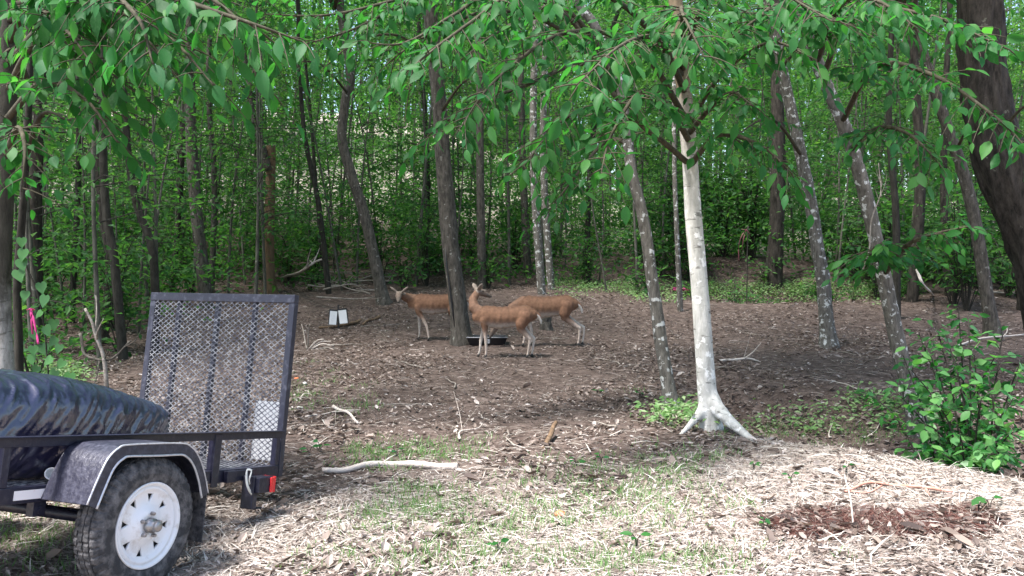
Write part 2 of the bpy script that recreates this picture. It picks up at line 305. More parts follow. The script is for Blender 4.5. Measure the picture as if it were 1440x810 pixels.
# ------------------------------------------------------------------ ground
def ground():
    xs = np.concatenate([np.linspace(-120, -16, 40)[:-1], np.linspace(-16, -5, 70)[:-1], np.linspace(-5, 8, 210)[:-1], np.linspace(8, 18, 60)[:-1], np.linspace(18, 120, 40)])
    ys = np.concatenate([np.linspace(-60, 0, 16)[:-1], np.linspace(0, 2.4, 20)[:-1], np.linspace(2.4, 10, 190)[:-1], np.linspace(10, 24, 130)[:-1], np.linspace(24, 60, 90)[:-1], np.linspace(60, 300, 40)])
    X, Y = np.meshgrid(xs, ys); Z = gz(X, Y)
    near = (1 - sstep(9, 16, Y)) * sstep(1, 3, Y)
    Z = Z + near * (.012 * noise2(X, Y, 17, 5) + .009 * noise2(X, Y, 38, 6)) + (1 - near) * sstep(10, 16, Y) * (1 - sstep(24, 30, Y)) * .03 * noise2(X, Y, 9, 7)
    n = len(xs); m = len(ys); i, j = np.meshgrid(np.arange(m - 1), np.arange(n - 1), indexing='ij')
    a = Acc(); a.add(np.stack([X, Y, Z], -1).reshape(-1, 3), np.stack([i * n + j, i * n + j + 1, (i + 1) * n + j + 1, (i + 1) * n + j], -1).reshape(-1, 4))
    m_ = bpy.data.materials.new('forest_soil'); m_.use_nodes = True; N = m_.node_tree.nodes; L = m_.node_tree.links; b = N['Principled BSDF']
    b.inputs['Roughness'].default_value = .95; b.inputs['Specular IOR Level'].default_value = .15
    tc = N.new('ShaderNodeTexCoord')
    def nz(s, d=8, r=.7):
        k = N.new('ShaderNodeTexNoise'); k.inputs['Scale'].default_value = s; k.inputs['Detail'].default_value = d; k.inputs['Roughness'].default_value = r; L.new(tc.outputs['Object'], k.inputs['Vector']); return k.outputs['Fac']
    def ramp(f, pts):
        c = N.new('ShaderNodeValToRGB'); L.new(f, c.inputs[0]); e = c.color_ramp.elements
        while len(e) < len(pts): e.new(.5)
        for k, (p, col) in enumerate(pts): e[k].position = p; e[k].color = (*col, 1)
        return c.outputs[0]
    def mix(f, x, y):
        k = N.new('ShaderNodeMix'); k.data_type = 'RGBA'; L.new(f, k.inputs['Factor']); L.new(x, k.inputs['A']); L.new(y, k.inputs['B']); return k.outputs['Result']
    soil = ramp(nz(9), [(.3, (.034, .023, .019)), (.5, (.095, .069, .058)), (.7, (.19, .145, .125))])
    pale = ramp(nz(22), [(.3, (.14, .10, .085)), (.5, (.34, .28, .24)), (.7, (.56, .50, .45))])
    red = ramp(nz(26), [(.35, (.035, .014, .012)), (.6, (.11, .045, .035))])
    far = ramp(nz(3), [(.3, (.14, .11, .085)), (.5, (.34, .29, .25)), (.7, (.54, .49, .45))])
    def attr(nm):
        k = N.new('ShaderNodeAttribute'); k.attribute_name = nm; return k.outputs['Fac']
    c = mix(attr('straw'), soil, pale); c = mix(attr('mulch'), c, red); c = mix(attr('hill'), c, far)
    L.new(c, b.inputs['Base Color'])
    bp = N.new('ShaderNodeBump'); bp.inputs['Strength'].default_value = .8; bp.inputs['Distance'].default_value = .03; L.new(nz(30), bp.inputs['Height']); L.new(bp.outputs[0], b.inputs['Normal'])
    o = a.build('ground', m_, smooth=True); tag(o, kind='structure')
    for nm, f in (('straw', straw_f), ('mulch', mulch_f), ('hill', lambda x, y: sstep(24, 34, y))):
        at_ = o.data.attributes.new(nm, 'FLOAT', 'POINT'); at_.data.foreach_set('value', f(X, Y).astype(np.float32).ravel())
def straw_f(x, y):
    edge = 5.7 + .35 * noise2(x, y, 1.6, 9) + .9 * sstep(.6, 2.2, x) - .5 * sstep(-.6, -1.6, x)
    k = 1 - sstep(edge - .5, edge + .5, y)
    bank = sstep(1.6, 2.2, x) * (1 - sstep(-.05, .25, (y - lip(x)) / 1.6)) * sstep(-2.5, -.5, (y - lip(x)))
    return np.clip(np.maximum(k * (.55 + .6 * sstep(-.4, .5, noise2(x, y, 3.1, 12))), bank), 0, 1) * (1 - .8 * mulch_f(x, y))
def mulch_f(x, y):
    n = .55 * noise2(x, y, 4, 14) + .35 * noise2(x, y, 11, 15)
    a = 1 - sstep(.75, 1.15, np.sqrt(((x - 2.0) / .66) ** 2 + ((y - 4.72) / .34) ** 2) + n)
    return np.maximum(a, .0)
ground()

# ------------------------------------------------------------------ trees
def taper(n, r0, r1, p=1.0): return r0 + (r1 - r0) * np.linspace(0, 1, n) ** p
def spray(ac, limb, r0, rng, size, tw=.45, gap=.13, droop=.6, start=.22, r1=.004, ppl=6):
    """a limb with alternate leafy twigs; returns the leaves as (P, D, N, S)"""
    L = spline(limb, ppl); n = len(L); ac.tube(L, taper(n, r0, r1), 6)
    seg = np.linalg.norm(np.diff(L, axis=0), axis=1); cum = np.concatenate([[0], np.cumsum(seg)]); tot = cum[-1]
    P, D, Nn, S = [], [], [], []; s = start * tot; side = 1
    while s < tot:
        f = np.interp(s, cum, np.arange(n)); i = min(int(f), n - 2); p = L[i] + (L[i + 1] - L[i]) * (f - i); t = nrm(L[i + 1] - L[i])
        lat = nrm(np.cross(t, A((0, 0, 1)) + rng.normal(0, .25, 3))) * side; side = -side
        d = nrm(t * rng.uniform(.3, .8) + lat * rng.uniform(.6, 1) + A((0, 0, rng.uniform(-.45, .35))))
        ln = tw * rng.uniform(.55, 1.2) * (1.05 - .5 * s / tot); k = max(3, int(ln / (size * .55)))
        tp = [p + d * ln * u - A((0, 0, 1)) * .28 * ln * u * u for u in np.linspace(0, 1, 5)]; ac.tube(tp, taper(5, max(.0035, r0 * .18), .0018), 4, cap=False)
        tp = A(tp); sd = 1
        for u in np.linspace(.15, 1, k):
            q = p + d * ln * u - A((0, 0, 1)) * .28 * ln * u * u; la = nrm(np.cross(d, A((0, 0, 1)))) * sd; sd = -sd
            ld = d * rng.uniform(.2, .9) + la * rng.uniform(.3, .9) * (u < .97) + A((0, 0, -1)) * droop * rng.uniform(.2, 1.6) + rng.normal(0, .15, 3)
            P.append(q); D.append(ld); Nn.append(A((0, 0, 1)) + rng.normal(0, .45, 3) + A((0, -.45, 0))); S.append(size * rng.uniform(.5, 1.3))
        s += gap * rng.uniform(.6, 1.4)
    return [A(P), nrm(A(D)), A(Nn), A(S)]
def cat(ls): return [np.concatenate([l[i] for l in ls]) for i in range(4)]
def hang_leaves(root, base, lv, rng, cap=300, meshes=None, mass=None, name='leaf', sp=None):
    """the leaves that show largest become objects, the rest one mesh"""
    P, D, Nn, S = lv; x, y, d = screen(P + D * (S * .5)[:, None]); px = S * FPX / np.maximum(d, .3)
    ok = (x > -10) & (x < 1450) & (y > -8) & (y < 815) & (d > .3); sc = np.where(ok, px, 0); idx = np.argsort(-sc)[:cap]; idx = idx[sc[idx] > 9]
    ms = meshes or LEAFM
    for i in idx: inst(name, ms[int(rng.integers(len(ms)))], root, leafM(P[i] - base, D[i], Nn[i], S[i]))
    rest = np.setdiff1d(np.arange(len(P)), idx); hi = rest[~ok[rest]]; rest = rest[ok[rest]]
    if len(rest) + len(hi):
        a = Acc(); scatter(a, RHOMB, P[hi], D[hi], Nn[hi], S[hi]) if len(hi) else None
        for k in range(6): r = rest[k::6]; scatter(a, LT[k], P[r], D[r], Nn[r], S[r]) if len(r) else None
        tag(a.build('foliage', mass or M['leafs'], root, base, smooth=True), kind='stuff')
def crown_leaves(c, R, n, rng, size=.13, clump=26, hollow=.35):
    k = max(4, n // clump); u = nrm(rng.normal(0, 1, (k, 3))) * (rng.uniform(hollow, 1, (k, 1))) ** .6
    cc = A(c) + u * A(R); P = np.repeat(cc, clump, 0) + rng.normal(0, 1, (k * clump, 3)) * A((.42, .42, .2)) * max(.5, R[0] / 3)
    out = nrm(P - A(c)); D = nrm(rng.normal(0, 1, P.shape) * A((1, 1, .4)) + out * .5 + A((0, 0, -.35)))
    Nn = A((0, 0, 1)) + rng.normal(0, .5, P.shape); return [P, D, Nn, size * rng.uniform(.6, 1.3, len(P))], cc
def path(pxs): return A([at(*p) for p in pxs])
def fuse(o, vox, it):
    par = o.parent; o.parent = None; r = o.modifiers.new('r', 'REMESH'); r.mode = 'VOXEL'; r.voxel_size = vox; m = o.modifiers.new('s', 'SMOOTH'); m.factor = .5; m.iterations = it
    bpy.context.view_layer.update(); me = bpy.data.meshes.new_from_object(o.evaluated_get(bpy.context.evaluated_depsgraph_get())); o.modifiers.clear(); o.data = me; o.parent = par
    me.polygons.foreach_set('use_smooth', np.ones(len(me.polygons), bool))
def named_tree(name, label, cat_, mat_, pts, r, limbs, seed, leaf=.095, flare=None, crown=None, gap=.13, droop=.6, tw=.45, ridge=0, cap=300, group=None, extra=None, limbr=.028, n=20):
    rng = np.random.default_rng(seed); pts = A(pts); base = pts[0].copy(); base[2] = float(gz(base[0], base[1]))
    root = empty(name, base); tag(root, label, cat_, group)
    L = spline(np.vstack([pts[0] - A((0, 0, .12)), pts]), 8); nn = len(L); hgt = L[:, 2] - base[2]
    rad = np.interp(hgt, [0, max(hgt)], [r[0], r[1]]) * (1 + (.55 if flare is None else .35) * np.exp(-np.maximum(hgt, 0) / (r[0] * 1.6)))
    a = Acc(); a.tube(L, rad, n, rough=.035, seed=seed, ridge=ridge)
    for rt in (flare or []): a.tube(spline(rt[0], 6), np.interp(np.linspace(0, 1, len(spline(rt[0], 6))), [0, .22, .4, 1], [rt[1] * .45, rt[1] * .9, rt[1] * .8, rt[2]]), 10, rough=.06, seed=seed)
    to = a.build('trunk', mat_, root, base, smooth=True)
    if flare: fuse(to, .014, 5)
    lv = []
    for l in limbs:
        lb = Acc(); lv.append(spray(lb, path(l), limbr, rng, leaf, tw, gap, droop, .33)); lb.build('limb', M['limb'], root, base, smooth=True)
    lb = Acc()
    if crown:
        top = pts[-1]
        for (c, R, k) in crown:
            c = top + A(c); l2, cc = crown_leaves(c, R, k, rng); lv.append(l2)
            for q in cc[:14]: lb.tube(spline([top - A((0, 0, rng.uniform(.2, 1.6))), (top + q) / 2 + A((0, 0, .3)), q], 4), taper(9, .05, .012), 5)
    if extra: lv += extra(lb, rng)
    if lb.n: tag(lb.build('upper_limb', M['limb'], root, base, smooth=True), kind='stuff')
    if lv: hang_leaves(root, base, cat(lv), rng, cap)
    return root
def bp(px, py): return gp(px, py)
def line(pxs, Y, base=None):
    P = path([(x, y, Y) for x, y in pxs]); return P if base is None else np.vstack([base, P])
# pale tree beside the clearing
b0 = bp(1000, 604); Y0 = b0[1]
def groundify(pp): return [A((p[0], p[1], float(gz(p[0], p[1])) + h)) for p, h in pp]
r1 = groundify([(at(998, 545, Y0), .42), (at(1004, 580, Y0 - .05), .24), (at(1022, 606, Y0 - .18), .13), (at(1042, 622, Y0 - .35), .055), (at(1070, 640, Y0 - .58), -.035)])
r2 = groundify([(at(994, 555, Y0), .34), (at(988, 585, Y0 - .03), .18), (at(972, 600, Y0 - .1), .07), (at(952, 606, Y0 - .2), -.03)])
r3 = groundify([(at(996, 555, Y0), .30), (at(998, 588, Y0 - .06), .16), (at(1000, 612, Y0 - .25), .05), (at(1008, 628, Y0 - .5), -.03)])
t0 = line([(994, 545), (986, 430), (975, 300), (968, 190), (958, 90), (950, 0), (942, -150), (938, -380), (950, -620)], Y0, b0)
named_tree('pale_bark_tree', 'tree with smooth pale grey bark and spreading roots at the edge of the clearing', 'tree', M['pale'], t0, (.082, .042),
    [[(966, 170, Y0), (900, 70, 6.6), (800, 45, 6.0), (700, 110, 5.5), (640, 190, 5.2)], [(962, 110, Y0), (880, 10, 6.5), (760, -25, 5.8), (650, 40, 5.3), (560, 110, 5.0)],
     [(968, 230, Y0), (920, 190, 6.8), (850, 150, 6.4), (790, 170, 6.1), (735, 235, 5.8)], [(966, 180, Y0), (1010, 110, 6.7), (1080, 60, 6.3), (1150, 85, 6.0)],
     [(969, 235, Y0), (1010, 190, 6.7), (1070, 205, 6.4), (1115, 245, 6.2)], [(958, 80, Y0), (1000, -5, 6.3), (1080, -15, 5.6), (1170, 30, 5.0)],
     [(963, 130, Y0), (930, 60, 6.2), (880, 60, 5.4), (810, 120, 4.9)], [(960, 100, Y0), (960, 20, 6.2), (960, 20, 5.6), (990, 80, 5.2)],
     [(970, 200, Y0), (940, 150, 6.6), (900, 130, 6.1), (860, 190, 5.7), (845, 245, 5.5)], [(967, 190, Y0), (1000, 150, 6.8), (1030, 130, 6.5), (1060, 150, 6.2)]],
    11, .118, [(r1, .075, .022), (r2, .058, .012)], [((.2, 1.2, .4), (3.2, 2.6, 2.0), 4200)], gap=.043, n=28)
# leaning companion
b1 = bp(944, 572); Y1 = b1[1]
named_tree('leaning_tree', 'slim leaning tree with white lichen blotches left of the pale tree', 'tree', M['grey'], line([(928, 470), (918, 400), (905, 310), (888, 240), (880, 170), (866, 100), (838, 40), (800, -40), (780, -300)], Y1, b1), (.066, .032),
    [[(876, 150, Y1), (800, 50, 8.2), (700, 15, 7.6), (600, 50, 7.1), (520, 110, 6.9)], [(868, 110, Y1), (760, -10, 8), (620, -15, 7.5), (500, 40, 7.1), (400, 70, 7.0)],
     [(884, 200, Y1), (850, 200, 8.4), (800, 260, 8.0), (770, 300, 7.9)], [(872, 130, Y1), (820, 90, 8.3), (740, 120, 7.8), (660, 150, 7.5), (590, 200, 7.3)],
     [(860, 80, Y1), (740, -30, 8.0), (600, -10, 7.4), (470, 20, 7.0), (370, 20, 6.9)], [(850, 60, Y1), (720, -20, 7.8), (640, 20, 7.2), (570, 60, 6.9), (510, 60, 6.8)], [(862, 90, Y1), (790, 10, 7.9), (710, 40, 7.3), (640, 90, 7.0)]], 12, .12, crown=[((-.3, 1.0, .3), (3.2, 2.8, 1.8), 4200)], gap=.06, n=16)
# trees right of it
b2 = bp(1165, 488); Y2 = b2[1]
named_tree('mossy_tree', 'grey tree with mossy foot standing alone on the bare soil right of the pale tree', 'tree', M['grey'], line([(1158, 400), (1150, 350), (1137, 270), (1120, 190), (1098, 90), (1080, 0), (1060, -120), (1050, -300)], Y2, b2), (.108, .06),
    [[(1128, 220, Y2), (1090, 170, 12.2), (1050, 180, 11.6), (1020, 220, 11.2)], [(1100, 95, Y2), (1150, 40, 12), (1230, 60, 11.2)]], 13, .11, crown=[((0, -.5, .6), (3.6, 3.6, 2.2), 5200)], gap=.22, tw=.6)
b3 = bp(1291, 607); Y3 = b3[1]
named_tree('lichen_tree', 'leaning grey tree dotted with white lichen rising beside the leafy bush', 'tree', M['grey'], line([(1278, 545), (1262, 480), (1245, 400), (1232, 340), (1212, 255), (1190, 185), (1150, 90), (1120, 0), (1090, -140), (1075, -330)], Y3, b3), (.078, .045),
    [[(1185, 170, Y3), (1230, 95, 6.8), (1310, 105, 6.2), (1400, 165, 5.7), (1450, 215, 5.5)], [(1158, 105, Y3), (1200, 20, 6.6), (1300, 20, 6.0), (1420, 70, 5.5)],
     [(1197, 210, Y3), (1235, 180, 7.0), (1280, 190, 6.6), (1325, 235, 6.4)], [(1140, 65, Y3), (1100, 10, 6.8), (1060, 30, 6.2), (1020, 60, 5.9)], [(1150, 85, Y3), (1180, 10, 6.2), (1230, 0, 5.5), (1290, 40, 5.2)],
     [(1244, 385, Y3), (1275, 345, 7.3), (1318, 328, 7.15), (1364, 318, 7.0)], [(1240, 370, Y3), (1228, 352, 7.2), (1252, 335, 7.0)]], 14, .118, crown=[((.6, 1.0, .4), (3.0, 2.6, 1.8), 3800)], gap=.043, n=18)
b4 = bp(1396, 472); Y4 = b4[1]
named_tree('slim_grey_tree', 'slim grey tree curving left beyond the leafy bush', 'tree', M['grey2'], line([(1390, 430), (1376, 340), (1362, 270), (1340, 200), (1312, 120), (1290, 40), (1270, -100)], Y4, b4), (.11, .07), [[(1345, 210, Y4), (1380, 150, 12.5), (1430, 140, 12)]], 15, .11, crown=[((0, 0, .5), (3.2, 3.2, 2), 3600)], gap=.25)
b5 = A((at(1505, 470, 10.4)[0], 10.4, 0)); b5[2] = gz(b5[0], b5[1])
named_tree('rough_trunk_tree', 'massive dark tree with rough furrowed bark leaning in at the edge', 'tree', M['dark'], line([(1474, 400), (1448, 320), (1409, 230), (1389, 150), (1380, 80), (1378, 0), (1372, -130), (1365, -330)], 10.4, b5), (.32, .2),
    [[(1384, 90, 10.4), (1330, 30, 9.6), (1250, 10, 9)], [(1400, 200, 10.4), (1440, 150, 9.9), (1480, 160, 9.5)]], 16, .11, crown=[((-1.5, 0, .8), (4.2, 3.6, 2.2), 5500)], gap=.2, tw=.6, ridge=.045, n=40)
# tree the deer feed beside, and the two beyond it at the left
b6 = bp(650, 483); Y6 = b6[1]
named_tree('feeding_spot_tree', 'straight grey trunk with a dark crack standing beside the feeding deer', 'tree', M['grey2'], line([(643, 420), (632, 330), (624, 230), (616, 130), (606, 30), (600, -80), (598, -300)], Y6, b6), (.14, .085),
    [[(612, 90, Y6), (560, 50, 12.6), (500, 60, 12), (450, 100, 11.6)], [(618, 160, Y6), (660, 110, 12.8), (720, 120, 12.3)]], 17, .11, crown=[((.4, -1.0, .8), (4.4, 4.0, 2.4), 6500)], gap=.2, tw=.6, ridge=.03, n=28)
b7 = bp(540, 428); Y7 = b7[1]
named_tree('crooked_tree', 'crooked bare grey trunk with an S bend behind the brush pile', 'tree', M['grey2'], line([(528, 370), (512, 300), (494, 245), (481, 195), (486, 140), (492, 100), (480, 20), (470, -90)], Y7, b7), (.12, .075), [[(488, 130, Y7), (450, 90, 14.6), (400, 90, 14)]], 18, .11, crown=[((0, -.6, .6), (3.8, 3.6, 2.2), 5000)], gap=.25)
b8 = bp(379, 412); Y8 = b8[1]
rt = named_tree('dead_snag', 'broken brown dead trunk with a bare grey fork behind the trailer gate', 'dead tree', M['brown'], line([(378, 340), (380, 270), (381, 205)], Y8, b8), (.125, .10), [], 19)
a = Acc(); a.tube(spline([at(378, 240, Y8 - .1), at(368, 205, Y8 - .1), at(355, 160, Y8), at(350, 120, Y8 + .2), at(338, 40, Y8 + .4)], 6), taper(25, .085, .05), 9, rough=.05); a.build('fork', M['grey2'], rt, b8, smooth=True)
# left edge
b9 = A((at(4, 540, 6.4)[0], 6.4, 0)); b9[2] = gz(b9[0], b9[1])
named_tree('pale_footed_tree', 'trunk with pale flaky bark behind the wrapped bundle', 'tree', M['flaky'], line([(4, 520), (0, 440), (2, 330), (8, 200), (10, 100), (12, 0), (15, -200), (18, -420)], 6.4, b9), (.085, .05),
    [[(10, 90, 6.4), (80, 20, 5.6), (160, 15, 5.0), (240, 55, 4.6), (300, 120, 4.4)], [(12, 30, 6.4), (100, -30, 5.3), (200, -15, 4.7), (330, 25, 4.3), (430, 60, 4.3)],
     [(8, 170, 6.4), (60, 115, 5.7), (120, 140, 5.3), (165, 200, 5.1)], [(8, 220, 6.4), (25, 180, 5.9), (35, 210, 5.6), (30, 270, 5.5)], [(12, 60, 6.4), (40, 10, 5.8), (90, 40, 5.2), (130, 90, 4.9)],
     [(12, 20, 6.4), (120, -20, 5.0), (190, 20, 4.4), (215, 90, 4.2)], [(12, 20, 6.4), (220, -40, 5.0), (300, 0, 4.6), (370, 60, 4.5)],
     [(12, 40, 6.4), (110, 10, 5.8), (190, 40, 5.4), (250, 110, 5.2)], [(12, 10, 6.4), (160, -35, 5.6), (270, -10, 5.2), (345, 40, 5.0), (360, 110, 4.9)], [(10, 130, 6.4), (50, 60, 5.9), (110, 70, 5.5), (190, 130, 5.3)]],
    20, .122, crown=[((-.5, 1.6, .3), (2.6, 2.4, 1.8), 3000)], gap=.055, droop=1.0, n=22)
b10 = A((at(28, 535, 6.7)[0], 6.7, 0)); b10[2] = gz(b10[0], b10[1])
vt = named_tree('thin_stem', 'thin dark stem hung with vine leaves beside the flaky trunk', 'sapling', M['thin'], line([(26, 480), (24, 400), (30, 320), (38, 200), (42, 100), (40, 0), (45, -150)], 6.7, b10), (.035, .02), [[(36, 220, 6.7), (60, 160, 6.5), (100, 170, 6.3)], [(40, 120, 6.7), (20, 70, 6.4), (-10, 90, 6.2)]], 21, .09, gap=.16)

# ------------------------------------------------------------------ forest
FG = 'trees of the wood beyond the clearing'
def tall(px0, py0, px1, py1, Y, r, m_, label, seed, name='forest_tree', crown=1600, group=None, hgt=13.0):
    rng = np.random.default_rng(seed); p0 = at(px0, py0, Y); p0[2] = float(gz(p0[0], Y)); p1 = at(px1, py1, Y)
    k = (hgt - p0[2]) / max(1.5, p1[2] - p0[2]); top = p0 + (p1 - p0) * A((min(k, 1.8), 1, k))
    mid = p0 + (p1 - p0) * .5 + rng.normal(0, .10, 3) * A((1, 1, 0)); pts = np.vstack([p0, mid, p1, (p1 + top) / 2 + rng.normal(0, .2, 3), top])
    root = empty(name, p0); tag(root, label, 'tree', group); a = Acc(); L = spline(np.vstack([p0 - A((0, 0, .3)), pts]), 6); a.tube(L, taper(len(L), r * 1.15, r * .5), 12, rough=.05, seed=seed)
    a.build('trunk', m_, root, p0, smooth=True)
    lv, cc = crown_leaves(top + A((0, 0, .2)), (2.6, 2.6, 2.4), crown, rng, .15); b = Acc()
    for q in cc[:12]: b.tube(spline([top - A((0, 0, rng.uniform(.2, 2))), (top + q) / 2, q], 4), taper(9, .06, .012), 5)
    tag(b.build('limb', m_, root, p0, smooth=True), kind='stuff'); c = Acc(); scatter(c, RHOMB, *lv); tag(c.build('crown', M['far'], root, p0), kind='stuff')
for i, (x0, y0, x1, y1, Y, r, m_, lab) in enumerate([
    (172, 405, 145, 225, 11.5, .085, 'thin', 'dark trunk leaning left in the thicket behind the wrapped bundle'),
    (216, 405, 180, 215, 12.5, .085, 'thin', 'brownish trunk leaning left just behind the trailer gate'),
    (143, 420, 140, 250, 13, .10, 'dark', 'upright blackish trunk in the dark thicket behind the wrapped bundle'),
    (290, 395, 267, 110, 17, .17, 'grey2', 'thick shaded grey trunk behind the trailer gate'),
    (297, 390, 293, 105, 19, .09, 'grey2', 'slim straight trunk close behind the thick shaded grey one'),
    (240, 400, 258, 180, 18, .08, 'dark', 'thin black trunk leaning right behind the trailer gate'),
    (462, 405, 425, 160, 19, .085, 'thin', 'slim trunk leaning left between the snag and the crooked trunk'),
    (455, 400, 432, 110, 21, .06, 'thin', 'very slim stem running beside the slim leaning trunk near the brush pile'),
    (678, 395, 676, 40, 20, .13, 'grey2', 'straight trunk in the wood behind the feeding deer'),
    (742, 385, 732, 90, 22, .13, 'grey2', 'brown grey trunk behind the feed tray'),
    (762, 392, 752, 60, 19, .12, 'grey', 'left trunk of a mottled pair behind the feeding deer'),
    (775, 392, 768, 30, 19.8, .11, 'grey', 'right trunk of a mottled pair behind the feeding deer'),
    (957, 402, 948, 200, 17, .07, 'grey', 'slim lichened trunk seen between the leaning tree and the pale tree'),
    (1090, 380, 1092, 60, 21, .24, 'dark', 'thick blackish trunk across the dark ditch'),
    (1283, 400, 1284, 60, 18, .15, 'dark', 'black upright trunk behind the lichen dotted tree'),
    (1262, 420, 1250, 150, 16, .09, 'thin', 'dark slim trunk close behind the lichen dotted tree'),
    (1335, 390, 1330, 130, 19, .11, 'dark', 'dark trunk crossing behind the curving slim grey tree'),
    (1440, 395, 1470, 100, 17, .16, 'dark', 'blackish trunk behind the massive rough barked tree'),
    (600, 395, 590, 60, 24, .10, 'thin', 'shaded stem seen left of the feeding spot trunk'),
    (825, 390, 850, 80, 23, .10, 'thin', 'dark stem leaning right behind the deer with the raised rump'),
    (50, 420, 60, 60, 12, .13, 'dark', 'black trunk behind the thin vine hung stem'),
    (100, 420, 110, 60, 15, .07, 'thin', 'slender shaded trunk between the vine stem and the leaning dark trunk')]):
    tall(x0, y0, x1, y1, Y, r * .78, M[m_], lab, 200 + i)
def clear(x, y):
    if y < 7.5: return True
    if y < 16.5 and x > -4.9 - .10 * (y - 8): return True
    if y < 19.5 and -3.0 < x < 12: return True
    return (x - 5.9) ** 2 / 5 + (y - 19.6) ** 2 / 2 < 1
def dup(proto, loc, rz, s, tilt=(0, 0), label=None):
    r = proto.copy(); COL.objects.link(r); r.location = loc; r.rotation_euler = (tilt[0], tilt[1], rz); r.scale = (s, s, s)
    if label: r['label'] = label
    for ch in proto.children:
        c = ch.copy(); COL.objects.link(c); c.parent = r
    return r
# saplings: ten built, the rest copies
def sapling(seed, hgt):
    rng = np.random.default_rng(seed); root = empty('sapling'); tag(root, 'slender leafy sapling among many in the wood', 'sapling', 'saplings crowding the wood beyond the clearing')
    bend = rng.normal(0, .35, 2); P = A([(bend[0] * u * u + .06 * math.sin(5 * u + seed), bend[1] * u * u, hgt * u) for u in np.linspace(0, 1, 7)]); P[0, 2] = -.3
    a = Acc(); L = spline(P, 4); a.tube(L, taper(len(L), .018 + .0026 * hgt, .007), 7, rough=.05, seed=seed); a.build('trunk', M['sap'], root, smooth=True)
    b = Acc(); lv = []
    for k in range(int(hgt * 3.2)):
        u = rng.uniform(.22, 1); p = A([np.interp(u, np.linspace(0, 1, 7), P[:, j]) for j in range(3)]); an = rng.uniform(0, 6.28)
        d = A((math.cos(an), math.sin(an), rng.uniform(0, .5))); ln = rng.uniform(.5, 1.5) * (1.15 - .5 * u)
        lv.append(spray(b, [p, p + d * ln * .5, p + d * ln + A((0, 0, -.12))], .009, rng, .115, .42, .15, .35, .3, .002, 3))
    tag(b.build('limb', M['thin'], root), kind='stuff'); c = Acc(); scatter(c, RHOMB, *cat(lv)); tag(c.build('crown', M['far'], root), kind='stuff'); return root
def shrub_proto(seed, hgt, name='understory_shrub', label='low layered leafy shrub in the shade beneath the wood'):
    rng = np.random.default_rng(seed); root = empty(name); tag(root, label, 'shrub', 'shrubs beneath the wood'); b = Acc(); lv = []
    for k in range(int(5 + 5 * hgt)):
        an = rng.uniform(0, 6.28); r = rng.uniform(.3, .9) * max(.5, hgt * .6); h = rng.uniform(.25, 1) * hgt
        lv.append(spray(b, [(0, 0, -.1), (.35 * r * math.cos(an), .35 * r * math.sin(an), h * .75), (r * math.cos(an), r * math.sin(an), h)], .010, rng, .11, .34, .10, .3, .35, .002, 4))
    tag(b.build('stem', M['thin'], root), kind='stuff'); c = Acc(); scatter(c, RHOMB, *cat(lv)); tag(c.build('foliage', M['far'], root), kind='stuff'); return root
R2 = np.random.default_rng(31)
saps = [sapling(300 + i, h) for i, h in enumerate((4.5, 5.5, 6.5, 7.5, 8.5, 6, 7, 5))]
shr = [shrub_proto(330 + i, h) for i, h in enumerate((.6, .9, 1.3, 1.8, 1.1))]
hts = {'sapling': (4.5, 5.5, 6.5, 7.5, 8.5, 6, 7, 5), 'understory_shrub': (.6, .9, 1.3, 1.8, 1.1), 'canopy_tree': (12, 14, 15, 13)}; med = {'sapling': 6.3, 'understory_shrub': 1.1, 'canopy_tree': 14}
def place(protos, n, sampler, scale, tilt, seed):
    R = np.random.default_rng(seed); used = set(); k = 0; tries = 0; spots = []
    while k < n and tries < 20000:
        tries += 1; x, y = sampler(R)
        if clear(x, y) or abs(x) > .62 * y + 3 or any((x - a) ** 2 + (y - b) ** 2 < .35 for a, b in spots): continue
        i = int(R.integers(len(protos))); p = protos[i]; s = R.uniform(*scale); loc = (x, y, float(gz(x, y))); rz = R.uniform(0, 6.28); tl = R.normal(0, tilt, 2)
        if i in used: q = dup(p, loc, rz, s, tl)
        else: used.add(i); q = p; p.location = loc; p.rotation_euler = (tl[0], tl[1], rz); p.scale = (s, s, s)
        sx = 720 + FPX * x / y; where = 'in the thicket behind the trailer' if sx < 420 else 'in the wood behind the feeding deer' if sx < 880 else 'in the shade beyond the dark ditch' if sx < 1230 else 'in the wood behind the leafy bush'
        q['label'] = {'sapling': '%s slender leafy sapling ', 'understory_shrub': '%s layered leafy shrub ', 'canopy_tree': '%s forest tree standing far back '}[q.name.split('.')[0]] % ('tall' if s * hts[q.name.split('.')[0]][i] > med[q.name.split('.')[0]] else 'shorter' if 'tree' in q.name else 'low') + where
        spots.append((x, y)); k += 1
place(saps, 260, lambda R: ((R.uniform(-15, -3.5), R.uniform(9, 32)) if R.random() < .58 else (R.uniform(-4, 17), R.uniform(19, 36))), (.75, 1.25), .06, 41)
place(shr, 150, lambda R: ((R.uniform(-14, -4), R.uniform(9.5, 28)) if R.random() < .4 else (R.uniform(-6, 15), R.uniform(19.5, 32))), (.7, 1.35), .05, 42)
RD = np.random.default_rng(44)
for i in range(30):
    x, y = (RD.uniform(3.2, 10.5), RD.uniform(20.3, 23.5)) if i < 18 else (RD.uniform(8.5, 14), RD.uniform(16.5, 21)); p_ = shr[3 if i % 2 else 2]  # ditch undergrowth first; the shrubs farther right are added to darken the ground
    dup(p_, (x, y, float(gz(x, y))), RD.uniform(0, 6.28), RD.uniform(1.2, 1.8), label='broad tall layered shrub crowding the bank of the dark ditch' if i < 18 else 'broad tall layered shrub added to deepen the shade behind the massive rough barked tree')
